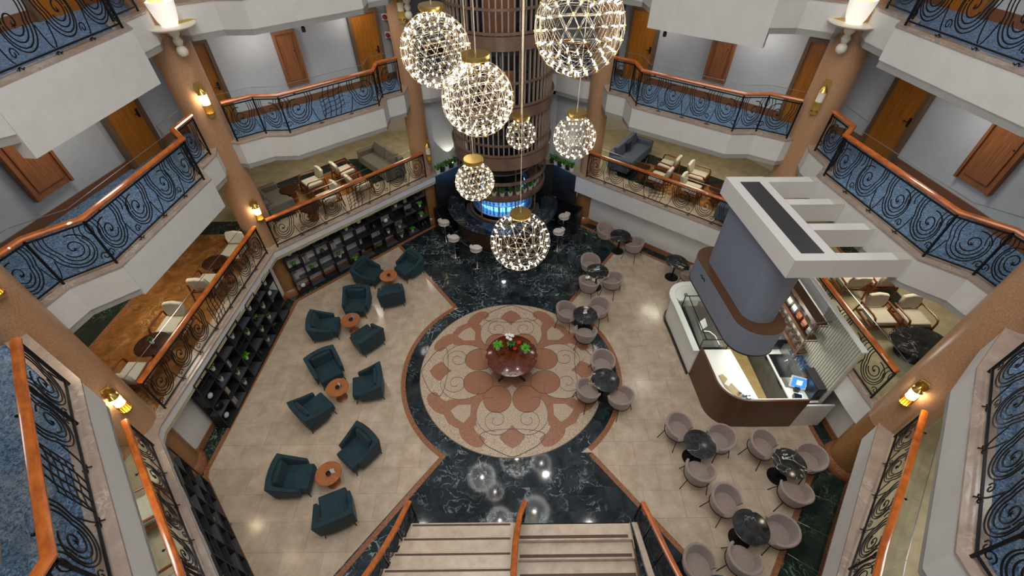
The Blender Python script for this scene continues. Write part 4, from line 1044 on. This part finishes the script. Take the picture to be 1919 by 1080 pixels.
def bookcase(label, short, p0, p1, ncol, seed, first_col_no='left'):
    r = random.Random(seed); a, b = Vector(p0), Vector(p1); d = b-a; Lg = d.length; th = atan2(d.y, d.x)
    t = thing('bookcase', label, 'bookcase', (a.x, a.y, 0), th, 'black open bookcases')
    D, H_, rows = .31, 1.96, 4; cw = Lg/ncol; z0 = .10; ch = (H_-z0)/rows
    def W(x, y, z): v = Vector((x, y, 0)); v.rotate(Matrix.Rotation(th, 3, 'Z')); return (a.x+v.x, a.y+v.y, z)
    key = round(cw, 3)
    board = MB().box(.012, cw-.012, .0, D, -.012, .012).mesh('shelf_board', SHELFP)
    box = MB().box(0, cw, 0, D, -.018, 0).box(0, cw, 0, D, ch-.018, ch).box(0, .018, 0, D, 0, ch-.018).box(cw-.018, cw, 0, D, 0, ch-.018)
    boxm = box.mesh('framed_box', SHELFM); pan = MB().box(.02, cw-.02, D-.02, D-.008, 0, ch-.02).mesh('back_panel', SHELFM)
    up = MB().box(-.012, .012, -.0, .022, 0, H_).box(-.012, .012, D-.022, D, 0, H_).mesh('upright', SHELFM)
    rod = MB().tube([(cw/2, .01, .01), (cw/2, .01, ch-.02)], .008, 4).tube([(0, .01, ch/2), (cw, .01, ch/2)], .008, 4)
    rodm = rod.mesh('grid_bars', SHELFM)
    for i in range(ncol+1): link('upright', up, t, (i*cw, 0, 0))
    ob('plinth', MB().box(0, Lg, 0, D, 0, .08), SHELFM, t)
    ob('top_rail', MB().box(0, Lg, 0, .024, H_-.02, H_+.004).box(0, Lg, D-.024, D, H_-.02, H_+.004), SHELFM, t)
    for i in range(ncol):
        for j in range(rows):
            z = z0+j*ch; x = i*cw; kind = r.random()
            if (i+j) % 2 == 0: link('framed_box', boxm, t, (x, -.02 if kind > .5 else 0, z))
            elif kind > .25 or j == 0: link('shelf_board', board, t, (x, 0, z))
            else: link('grid_bars', rodm, t, (x, 0, z))
            if kind > .42: link('back_panel', pan, t, (x, 0, z))
            if (i+j) % 2 and kind <= .25 and j: continue
            k2 = r.random(); wh = '%s shelf, %s bay from the left, %s' % (('bottom', 'second', 'third', 'top')[j], ordn[i], short)
            loc = W(x+cw*.5, .14, z+.014)
            if k2 < .34: plant('green plant, %s' % wh, loc, r.choice((0, 0, 1, 3)), 'plants in the %s' % short, .95)
            elif k2 < .44: small_item(0, 'dark vase, %s' % wh, loc, th, 'ornaments in the %s' % short)
            elif k2 < .54: small_item(1, 'dark bowl, %s' % wh, loc, th, 'ornaments in the %s' % short)
            elif k2 < .60: small_item(2, 'pale round ornament, %s' % wh, loc, th, 'ornaments in the %s' % short)
            elif k2 < .70:
                n = 4
                for q in range(n):
                    hh = r.uniform(.20, .27); bk = BKM.get('b')
                    lb2 = '%s upright book, %s' % (ordn[q], wh); lc = W(x+.06+q*.045, .10, z+.014)
                    if bk is None:
                        bk = thing('book', lb2, 'book', lc, th, 'books in the %s' % short)
                        ob('cover', MB().box(0, .035, 0, .16, 0, .24), BOOK, bk); ob('pages', MB().box(.005, .030, .004, .165, .005, .236), SIGNP, bk); BKM['b'] = bk
                    else: dup(bk, lc, th, lb2, 'books in the %s' % short)
    return t
# run so that the back (local +y) faces outwards
bookcase('long black open bookcase with plants under the mezzanine, nearest the bar', 'long bookcase near the bar', (-7.12, 10.98), (-3.12, 14.80), 11, 3)
bookcase('black open bookcase in the middle of the left wall', 'middle bookcase', (-7.36, 6.05), (-7.20, 10.2), 8, 11)
bookcase('black open bookcase at the lower left corner, nearest the camera', 'near left bookcase', (-4.55, 1.72), (-7.20, 4.58), 7, 5)

# ---------------------------------------------------------------- lounge furniture on the mezzanine
def lounge_chair():
    t = thing('lounge_chair', '', 'armchair')
    bev(ob('seat_cushion', MB().box(-.28, .28, -.32, .24, .32, .45), CREAMF, t, True), .035, 3)
    bev(ob('back_cushion', MB().prism([(-.22, 0), (.22, 0), (.27, .16), (.24, .36), (.0, .40), (-.24, .36), (-.27, .16)], -.055, .055).xf(Matrix.Translation((0, .25, .46)) @ Matrix.Rotation(radians(78), 4, 'X')), CREAMF, t, True), .04, 3)
    for s in (-1, 1):
        ob('arm', MB().tube([(s*.34, -.36, .0), (s*.34, -.34, .50), (s*.34, -.30, .57), (s*.34, -.2, .59), (s*.34, .30, .56)], (.024, .028), 6), CHAIRW, t, True)
        ob('leg', MB().tube([(s*.34, .36, 0), (s*.33, .28, .58)], .024, 6), CHAIRW, t, True)
        ob('seat_rail', MB().box(s*.34-.018, s*.34+.018, -.34, .30, .27, .32), CHAIRW, t)
    ob('seat_rail', MB().box(-.34, .34, -.34, -.30, .27, .32), CHAIRW, t); ob('seat_rail', MB().box(-.34, .34, .24, .28, .27, .32), CHAIRW, t)
    return t
def drum_table():
    t = thing('drum_table', '', 'table')
    bev(ob('tabletop', MB().lathe([(0, .46), (.32, .46), (.33, .475), (.32, .49), (0, .49)], 36), mat('drum_table_top', rgb(70, 40, 26), .12, rgb(44, 24, 16), 6), t, True), .003)
    ob('drum_base', MB().lathe([(.17, 0), (.15, .2), (.19, .46), (0, .46)], 22), CHAIRW, t, True)
    return t
lc = lounge_chair(); dt = drum_table(); fz = MZ-.025
dr = (.72, .69); aSW = atan2(-.69, -.72); 
LCH = [((-8.02, 10.35), 0, 'cream wooden armchair at the far end of the left lounge, by the column'), ((-8.14, 8.98), pi, 'cream armchair in the left lounge seen from behind'),
       ((-8.30, 7.50), 0, 'cream wooden armchair in the left lounge facing the camera beside the near round table'), ((-8.42, 6.00), pi, 'cream wooden armchair at the near end of the left lounge'),
       ((-6.86, 14.12), aSW+pi/2, 'outer cream armchair facing left in the rear left lounge'), ((-5.98, 14.86), aSW-pi/2, 'outer cream armchair facing right in the rear left lounge'),
       ((-6.08, 13.18), aSW+pi/2, 'inner cream armchair facing left in the rear left lounge'), ((-5.22, 13.95), aSW-pi/2, 'inner cream armchair facing right in the rear left lounge'),
       ((5.95, 15.20), pi*1.27-pi, 'outer cream armchair facing left in the rear right lounge'), ((6.85, 14.36), pi*1.27, 'outer cream armchair facing right in the rear right lounge'),
       ((5.40, 14.30), pi*1.27-pi, 'inner cream armchair facing left in the rear right lounge'), ((6.38, 13.55), pi*1.27, 'inner cream armchair facing right in the rear right lounge'),
       ((-6.55, 3.05), -.9, 'wooden lounge armchair at the lower left, between the two railings'), ((-5.45, 1.75), 2.2, 'wooden lounge armchair at the bottom left edge, below the large railing'),
       ((9.32, 7.62), 0, 'left cream armchair facing the camera beside the oval black marble table'), ((10.14, 7.56), 0, 'right cream armchair facing the camera beside the oval black marble table'),
       ((9.28, 8.88), pi, 'left cream armchair facing away, behind the kiosk roof'), ((10.12, 8.92), pi, 'right cream armchair facing away, behind the kiosk roof')]
LCH[8:12] = [((5.95, 15.15), aSW+pi/2+1.25-1.5, LCH[8][2]), ((6.80, 14.42), 0, LCH[9][2]), ((5.42, 14.30), 0, LCH[10][2]), ((6.32, 13.60), 0, LCH[11][2])]
dR = atan2(-.60, .78)         # direction of the rear right lounge row, away from the bar
for i, (p, rz, lb) in enumerate(LCH):
    if i in (8, 10): rz = dR+pi+pi/2
    if i in (9, 11): rz = dR+pi/2
    if i == 0: lc.location = (*p, fz); lc.rotation_euler = (0, 0, rz); tag(lc, lb, 'armchair', 'cream wooden lounge armchairs')
    else: dup(lc, (*p, fz), rz, lb, 'cream wooden lounge armchairs')
for i, (x, y, s_, lb) in enumerate(((-8.27, 9.72, 1, 'far round dark wood table in the left lounge'), (-8.32, 6.74, 1.15, 'near round dark wood table in the left lounge, with a small plant'), (-7.45, 13.5, 1, 'outer round drum table in the rear left lounge'),
                (-6.42, 12.42, 1, 'inner round drum table in the rear left lounge'), (4.95, 15.0, .9, 'small dark table in front of the blue sofa'), (7.2, 13.35, 1, 'dark drum table beyond the cream chairs, near the right column'))):
    if i == 0: dt.location = (x, y, fz); tag(dt, lb, 'table', 'round lounge tables')
    else: dup(dt, (x, y, fz), i, lb, 'round lounge tables', s_)
plant('small plant on the near round table of the left lounge', (-8.3, 6.76, fz+.565), 0, 'lounge plants', .7)
mt = thing('marble_table', 'large black marble table on the right mezzanine in front of the cream armchairs', 'table', (9.75, 6.68, fz))
bev(ob('tabletop', MB().lathe([(0, .42), (.60, .42), (.62, .44), (.61, .46), (0, .46)], 44).xf(Matrix.Diagonal((1.12, .85, 1, 1))), BLACKM, mt, True), .004)
ob('pedestal', MB().lathe([(.34, 0), (.25, .1), (.22, .42), (0, .42)], 24), MACH, mt, True)
def sofa(label, loc, rz, m, L=1.9):
    t = thing('sofa', label, 'sofa', loc, rz, 'mezzanine sofas')
    bev(ob('base', MB().box(-L/2, L/2, -.42, .38, .10, .34), m, t, True), .03)
    for k in (-1, 1):
        bev(ob('seat_cushion', MB().box(min(0, k*(L/2-.18)), max(0, k*(L/2-.18)), -.44, .20, .34, .46), m, t, True), .04, 3)
        bev(ob('back_cushion', MB().box(min(.01*k, k*(L/2-.18)), max(.01*k, k*(L/2-.18)), -.08, .08, 0, .42).xf(Matrix.Translation((0, .22, .44)) @ Matrix.Rotation(radians(-12), 4, 'X')), m, t, True), .05, 3)
        bev(ob('arm', MB().box(k*L/2-.09, k*L/2+.09, -.42, .42, .10, .60), m, t, True), .03)
        for y in (-.36, .34): ob('leg', MB().tube([(k*(L/2-.08), y, .1), (k*(L/2-.06), y, 0)], .02, 6), LEGM, t)
    bev(ob('backrest', MB().box(-L/2, L/2, .28, .46, .10, .74), m, t, True), .04)
    return t
sofa('grey two-seat sofa at the rear left beside the column left of the bar', (-4.75, 15.55, fz), aSW+pi/2, GREYF, 1.8)
sofa('small grey sofa behind the upper left column', (-7.85, 13.0, fz), aSW-pi/2, GREYF, 1.3)
sofa('blue-grey sofa at the rear right with a navy cushion', (4.75, 16.1, fz), dR+pi/2, BLUEF, 2.0)
pc = thing('cushion', 'navy cushion leaning on the blue-grey sofa', 'cushion', (4.62, 16.2, fz+.62), dR+pi/2)
bev(ob('cushion_body', MB().box(-.2, .2, -.06, .06, -.18, .2), NAVY, pc, True), .05, 3); ob('cushion_piping', MB().tube([(-.2, 0, -.18), (.2, 0, -.18), (.2, 0, .2), (-.2, 0, .2)], .008, 4, closed=True), BLUEF, pc)
sofa('grey armchair at the right end of the rear right lounge, by the kiosk roof', (7.35, 12.35, fz), dR-pi/2, BLUEF, .8)

# ---------------------------------------------------------------- coffee kiosk
def hx(x, y): return x-.085*(y-6.47)           # the canopy is turned a few degrees
kc = thing('kiosk_canopy', 'white roof frame with four beams and a grey rounded drum hanging over the coffee kiosk', 'canopy', (5.45, 6.47, 4.9))
ox, oy, oz = 5.45, 6.47, 4.9
def q4(x0, x1, y0, y1, f=hx): return [(f(x0, y0)-ox, y0-oy), (f(x1, y0)-ox, y0-oy), (f(x1, y1)-ox, y1-oy), (f(x0, y1)-ox, y1-oy)]
hb_ = ob('header_beam', MB().prism(q4(5.45, 6.34, 6.47, 9.52), 0, .45), KWHITE, kc)
ob('dark_panel', MB().prism(q4(5.68, 6.13, 6.68, 9.28), .45, .458), KDARK, hb_)
for y0 in (6.47, 7.42, 8.34, 9.28):
    f2_ = lambda x, y: x if x > 6.4 else hx(x, y)
    xe = 7.68 if y0 < 8 else 7.42
    bm_ = ob('beam', MB().prism(q4(6.345, xe, y0, y0+.22, f2_), 0, .45), KWHITE, kc)
    ob('beam_notch', MB().prism(q4(xe-.25, xe-.005, y0, y0+.22, f2_), .45, .456), WARMW, bm_)
def rrect(x0, x1, y0, y1, r, n=8):
    out = []
    for cx_, cy_, a in ((x1-r, y0+r, -90), (x1-r, y1-r, 0), (x0+r, y1-r, 90), (x0+r, y0+r, 180)):
        for k in range(n+1): t = radians(a+90*k/n); out.append((cx_+r*cos(t), cy_+r*sin(t)))
    return out
def rot_(pts): return [(hx(x, y)-ox, y-oy) for x, y in pts]
ob('shaft', MB().prism(rot_(rrect(5.60, 6.40, 6.95, 9.42, .36)), -1.9, 0), KGREY, kc, True)
dr_ = ob('drum', MB().prism(rot_(rrect(5.38, 6.55, 6.60, 9.78, .54, 12)), -2.68, -1.92), KGREY, kc, True)
ob('drum_ledge', MB().prism(rot_(rrect(5.38, 6.55, 6.60, 9.78, .54, 12)), -1.92, -1.9), KBROWN, dr_, True)
ob('drum_rim', MB().prism(rot_(rrect(5.37, 6.56, 6.59, 9.79, .54, 12)), -2.71, -2.68), MACH, dr_, True)
lg = MB()
for k in (0, 1): lg.tube([(-.012, (.13-.13*k)+.06*cos(t), .05*sin(t)) for t in [pi*q/6 for q in range(7)]], .012, 4)
ob('logo', lg, MACH, dr_, loc=(hx(5.38, 8.72)-ox, 8.72-oy, -2.18), rot=(0, 0, radians(4.9)))
def text(body, size, m, parent, loc, rot, ext=.003, nm='lettering'):
    cu = bpy.data.curves.new(nm, 'FONT'); cu.body = body; cu.size = size; cu.extrude = ext; cu.align_x = 'CENTER'
    o = bpy.data.objects.new(nm, cu); col.objects.link(o); bpy.context.view_layer.update()
    me = bpy.data.meshes.new_from_object(o); bpy.data.objects.remove(o); me.materials.append(m)
    o = link(nm, me, parent, loc, rot); return o
ltr = MB(); r9 = random.Random(4)
for k in range(9):                                 # worn script lettering too faint to read in the photograph: thin pale strokes
    y = .48-.10*k; ltr.tube([(-.008, y, -.05), (-.008, y-.03, .02+.03*(k % 3)), (-.008, y-.06, -.04)], .006, 4)
ob('faint_lettering', ltr, mat('faint_letter', rgb(150, 150, 150), .5), dr_, loc=(hx(5.38, 8.1)-ox, 8.1-oy, -2.45), rot=(0, 0, radians(4.9)))

kk = thing('kiosk_counter', 'curved coffee counter, white at the back and dark brown at the front', 'counter', (5.3, 6.0, 0))
kx, ky = 5.3, 6.0
def L_(pts): return [(x-kx, y-ky) for x, y in pts]
# outer outline of the counter front, from the back wall round the rounded far end to the near end
FRONT = [(6.2, 10.22), (5.7, 10.2)] + [(5.62+.52*cos(radians(t)), 9.68+.52*sin(radians(t))) for t in range(100, 181, 16)] + [(5.14, 9.2), (5.22, 7.62)]
struct_dir = 1
ob('white_front', band(MB(), L_(FRONT), 0, -.05, .08, 1.08), KTOP, kk, True)
ob('plinth', band(MB(), L_(FRONT), -.06, -.10, 0, .08), MACH, kk)
ob('white_top', band(MB(), L_(FRONT[:-1]+[(5.2, 7.62)]), .012, -.16, 1.08, 1.11), KTOP, kk)
ob('far_top', MB().prism(L_([(5.18, 9.55), (6.3, 9.55), (6.3, 10.2), (5.7, 10.19)]+[(5.62+.50*cos(radians(t)), 9.68+.50*sin(radians(t))) for t in range(110, 181, 14)]), 1.05, 1.10), KTOP, kk)
BR = [(5.24, 7.62), (5.28, 6.75)] + [(5.92+.64*cos(radians(t)), 6.62+.64*sin(radians(t))) for t in range(184, 271, 12)] + [(6.4, 5.97), (7.38, 5.97)]
ob('brown_front', band(MB(), L_(BR), .02, -.03, 0, 1.25), KBROWN, kk, True)
ob('white_worktop', MB().prism(L_([(5.34, 7.72), (5.34, 6.9), (5.5, 6.35), (5.95, 6.05), (6.28, 6.05), (6.12, 7.72)]), .98, 1.02), KTOP, kk)
ob('cabinet_under', MB().prism(L_([(5.4, 7.7), (5.4, 6.9), (5.55, 6.4), (5.95, 6.12), (6.2, 6.12), (6.05, 7.7)]), .0, .98), KTOP, kk)
ob('till_tray', MB().prism(L_([(5.5, 6.86), (5.62, 6.9), (5.95, 6.2), (5.75, 6.2), (5.55, 6.5)]), 1.02, 1.035), KFLOOR, kk)
ob('side_board', MB().box(7.38-kx, 8.15-kx, 5.97-ky, 6.02-ky, 0, .96), KWHITE, kk)
ob('near_return', MB().box(5.98-kx, 7.38-kx, 6.01-ky, 6.05-ky, .0, 1.2), KTOP, kk)
ob('wood_floor', MB().prism(L_([(6.2, 6.06), (7.12, 6.06), (7.12, 9.5), (6.05, 9.5)]), .0, .03), KFLOOR, kk)
gc = thing('display_case', 'glass pastry display case on the kiosk counter', 'display case', (5.62, 8.62, 0))
X0, X1, Y0, Y1 = -.34, .42, -.84, .84
ob('case_base', MB().box(X0, X1, Y0, Y1, .30, .92), KDARK, gc); ob('case_shelf', MB().box(X0+.05, X1-.05, Y0+.05, Y1-.05, .98, .99), STEEL, gc)
for nm, bx_ in (('front_glass', (X0, X0+.008, Y0, Y1)), ('back_glass', (X1-.008, X1, Y0, Y1)), ('side_glass', (X0, X1, Y0, Y0+.008)), ('side_glass', (X0, X1, Y1-.008, Y1))): ob(nm, MB().box(*bx_, .92, 1.36), GLASS, gc)
ob('top_glass', MB().box(X0+.1, X1, Y0, Y1, 1.36, 1.37), GLASS, gc)
for x in (X0, X1):
    for y in (Y0, Y1): ob('case_post', MB().box(x-.01, x+.01, y-.01, y+.01, .92, 1.37), BLKP, gc)
ob('case_frame', MB().box(X0, X1, Y0-.01, Y0+.01, 1.36, 1.38).box(X0, X1, Y1-.01, Y1+.01, 1.36, 1.38).box(X1-.01, X1+.01, Y0, Y1, 1.36, 1.38).box(X0+.09, X0+.11, Y0, Y1, 1.36, 1.38), BLKP, gc)
sg = thing('price_sign', 'white paper price sheet inside the glass display case', 'sign', (5.60, 8.6, 1.0), .6)
ob('sheet', MB().add([(-.14, -.1, .0), (.14, -.1, 0), (.14, .06, .2), (-.14, .06, .2)], [(0, 1, 2, 3)]), SIGNP, sg)
for k in range(5): ob('text_line', MB().box(-.11, .11, -.083+.03*k, -.078+.03*k, .028+.036*k, .030+.036*k), STEEL, sg)
lmp = thing('led_strip', 'curved bright tube inside the glass display case', 'lamp', (5.72, 8.2, 1.06))
ob('tube', MB().tube([(-.14, .16, 0), (0, .12, .02), (.10, -.05, .03), (.12, -.38, .02)], .014, 6), LAMPE, lmp, True); ob('tube_clip', MB().box(.10, .14, -.39, -.36, -.03, .03), STEEL, lmp)
fn = thing('wire_ornament', 'small black wire ornament on the white end of the kiosk counter', 'ornament', (5.42, 9.72, 1.10))
for k in range(5): ob('wire_loop', MB().tube([(.05*cos(t)*cos(k*pi/5), .05*cos(t)*sin(k*pi/5), .06+.05*sin(t)) for t in [2*pi*q/12 for q in range(12)]], .004, 4, closed=True), BLKP, fn)
# ribbed rear wall
rw = thing('ribbed_wall', 'pale ribbed rear wall of the coffee kiosk', 'partition', (7.86, 6.1, 0))
ob('wall_panel', MB().box(0, .06, 0, 3.7, 0, 2.96), WARMW, rw)
rib = MB().box(-.022, 0, 0, .045, 0, 2.94).mesh('rib', mat('rib_paint', rgb(176, 174, 160), .6))
for k in range(19): link('rib', rib, rw, (0, .02+.075*k, 0))
ob('smooth_panel', MB().box(-.012, 0, 1.45, 3.7, 0, 2.94), KTOP, rw); ob('wall_cap', MB().box(-.03, .09, -.01, 3.71, 2.94, 2.98), KTOP, rw)
# wall shelf with jars
sh = thing('wall_shelf', 'dark shelf unit with bronze brackets on the kiosk rear wall', 'shelf', (7.83, 7.22, 0))
for z in (1.47, 2.03, 2.59): ob('shelf_board', MB().box(-.36, -.03, 0, 2.1, z, z+.03).box(-.36, -.345, 0, 2.1, z+.03, z+.10), KBROWN, sh)
for y in (-.04, 2.1): ob('bracket', MB().tube([(-.37, y, 1.38), (-.37, y, 2.72), (-.03, y, 2.78)], .018, 6).tube([(-.37, y, 1.46), (-.03, y, 1.46)], .014, 5).tube([(-.37, y, 2.02), (-.03, y, 2.02)], .014, 5).tube([(-.37, y, 2.58), (-.03, y, 2.58)], .014, 5), BRONZE, sh)
jr = thing('jar', '', 'jar'); ob('jar_body', MB().lathe([(0, 0), (.07, 0), (.075, .10), (.06, .14), (0, .14)], 12), STEEL, jr, True); ob('lid', MB().lathe([(.062, .14), (.062, .165), (0, .17)], 12), KBROWN, jr, True)
ja = [('grey', STEEL, 1.45), ('orange', AMBER, 1.91)]
for k in range(9):
    lb = 'glass jar on the lowest kiosk wall shelf, %s from the near end' % ordn[k]; p = (7.64, 7.36+.22*k, 1.50)
    if k == 0: jr.location = p; tag(jr, lb, 'jar', 'jars on the kiosk wall shelf')
    else: dup(jr, p, k, lb, 'jars on the kiosk wall shelf')
pk = thing('packet', '', 'package'); ob('packet_body', MB().prism([(-.06, -.09), (.06, -.09), (.06, .09), (-.06, .09)], 0, .20, [(-.02, -.09), (.02, -.09), (.02, .09), (-.02, .09)]), AMBER, pk); ob('packet_label', MB().box(-.062, -.058, -.05, .05, .04, .08), SIGNP, pk)
pk2 = None
for k in range(7):
    m = (STEEL, AMBER, AMBER, SIGNP, SIGNP, STEEL, YELB)[k]; cn = ('grey', 'orange', 'orange', 'white', 'white', 'grey', 'yellow')[k]
    lb = '%s coffee packet on the middle kiosk wall shelf, %s from the near end' % (cn, ordn[k]); p = (7.64, 7.38+.27*k, 2.06)
    if k == 0: t = pk; t.location = p; tag(t, lb, 'package', 'packets on the kiosk wall shelf')
    else: t = dup(pk, p, 0, lb, 'packets on the kiosk wall shelf')
    for c in KIDS[t.name]:
        if c.name.startswith('packet_body'): me = c.data.copy(); me.materials.clear(); me.materials.append(m); c.data = me
# back counter and appliances
bc = thing('back_counter', 'white back counter along the ribbed kiosk wall', 'counter', (7.12, 6.1, 0))
ob('worktop', MB().box(0, .70, 0, 3.4, .88, .92), KTOP, bc); cb_ = ob('cabinet', MB().box(.03, .70, .02, 3.38, 0, .88), KGFLOOR, bc)
ob('upper_ledge', MB().box(.42, .70, .55, 2.0, .92, 1.22), STEEL, bc)
for k in range(3): ob('cabinet_handle', MB().tube([(.02, .5+k*.9, .8), (.02, .75+k*.9, .8)], .01, 5), BLKP, cb_)
em = thing('espresso_machine', 'black and steel espresso machine on the back counter', 'coffee machine', (7.40, 7.75, .92))
bev(ob('machine_body', MB().box(-.2, .22, 0, .62, .05, .42), MACH, em), .02); ob('cup_tray', MB().box(-.18, .18, .03, .59, .42, .46), STEEL, em); ob('drip_tray', MB().box(-.28, -.05, .03, .59, .02, .07), STEEL, em)
for y in (.18, .42): ob('portafilter', MB().tube([(-.2, y, .2), (-.32, y, .18)], .018, 6), BLKP, em)
cp_ = thing('copper_grinder', 'copper coloured coffee grinder beside the espresso machine', 'grinder', (7.30, 8.55, .92))
ob('grinder_body', MB().lathe([(0, 0), (.09, 0), (.07, .2), (.1, .26), (0, .28)], 14), AMBER, cp_, True); ob('hopper', MB().lathe([(.04, .28), (.09, .42), (0, .42)], 12), GLASS, cp_, True)
kb = thing('sink_unit', 'dark steel sink and drainer set in the back counter', 'sink', (7.30, 7.0, .92))
ob('sink_top', MB().box(-.14, .26, -.15, .6, 0, .03), MACH, kb); ob('tap', MB().tube([(.2, .2, .03), (.2, .2, .26), (.1, .2, .3), (.03, .2, .24)], .012, 6), CHROME, kb, True); ob('drainer', MB().box(-.13, .1, -.45, -.17, 0, .02), STEEL, kb)
ps = thing('till', 'blue-lit point of sale screen at the near end of the back counter', 'screen', (7.38, 6.42, .92), -.35)
ob('screen_case', MB().box(-.19, .19, -.02, .02, .10, .40).xf(Matrix.Rotation(radians(-38), 4, 'X')), KWHITE, ps)
ob('screen', MB().box(-.16, .16, -.026, -.021, .13, .37).xf(Matrix.Rotation(radians(-38), 4, 'X')), SCREEN, ps); ob('stand', MB().box(-.06, .06, -.02, .1, 0, .12), BLKP, ps)
ob('screen_window', MB().box(-.05, .08, -.032, -.027, .19, .31).xf(Matrix.Rotation(radians(-38), 4, 'X')), SCREENL, ps)
for k in range(4): ob('lit_key', MB().box(.06, .15, -.05-.045*k, -.03-.045*k, .0, .02), SCREENL, ps)
ob('receipt_printer', MB().box(-.1, .08, -.32, -.16, 0, .13), MACH, ps)
pr = thing('fridge', 'black appliance at the near end of the ribbed kiosk wall', 'appliance', (7.66, 6.32, .0))
bev(ob('fridge_body', MB().box(-.06, .16, -.18, .5, .92, 1.4), MACH, pr), .02); ob('fridge_top', MB().box(-.05, .15, -.17, .49, 1.4, 1.42), KDARK, pr)
gl = thing('drinking_glass', '', 'glass'); ob('glass_body', MB().lathe([(0, 0), (.03, 0), (.04, .12), (.036, .12), (.027, .01), (0, .01)], 10), GLASSB, gl, True); ob('glass_foot', MB().lathe([(0, 0), (.031, 0), (.031, .008), (0, .008)], 10), CHROME, gl)
for k in range(12):
    p = (7.64+.1*(k % 2), 6.75+.16*(k//2), 1.22)
    lb = 'drinking glass on the steel kiosk ledge, %s pair from the near end, %s one' % (ordn[k//2], ('front', 'rear')[k % 2])
    if k == 0: gl.location = p; tag(gl, lb, 'glass', 'glasses on the steel ledge')
    else: dup(gl, p, 0, lb, 'glasses on the steel ledge')
nb = thing('paper_cup', '', 'cup'); ob('cup_body', MB().lathe([(0, 0), (.028, 0), (.038, .09), (0, .088)], 10), CARDB, nb, True); ob('cup_lid', MB().lathe([(.04, .09), (.036, .10), (0, .10)], 10), KTOP, nb)
for k in range(7):
    p = (5.98+.09*(k % 3)-.02*k, 6.14+.09*(k//3), 1.02); lb = 'blue paper cup in the cluster at the near end of the white worktop, %s' % ordn[k]
    if k == 0: nb.location = p; tag(nb, 'blue paper cup in the cluster at the near end of the white worktop', 'cup', 'blue paper cups')
    else: dup(nb, p, 0, None, 'blue paper cups')
cr = thing('notebook', 'open white notebook on the tray of the white worktop', 'notebook', (5.66, 6.62, 1.036), .8)
ob('page', MB().box(-.09, 0, -.06, .06, 0, .006), SIGNP, cr); ob('page', MB().box(.002, .09, -.06, .06, 0, .006), SIGNP, cr)
point('kiosk_light', (6.75, 8.2, 2.1), 30, (1, .97, .85), .2); area('kiosk_strip_light', (6.7, 7.2, 2.18), .3, 16, (1, .98, .88), sy=1.6)
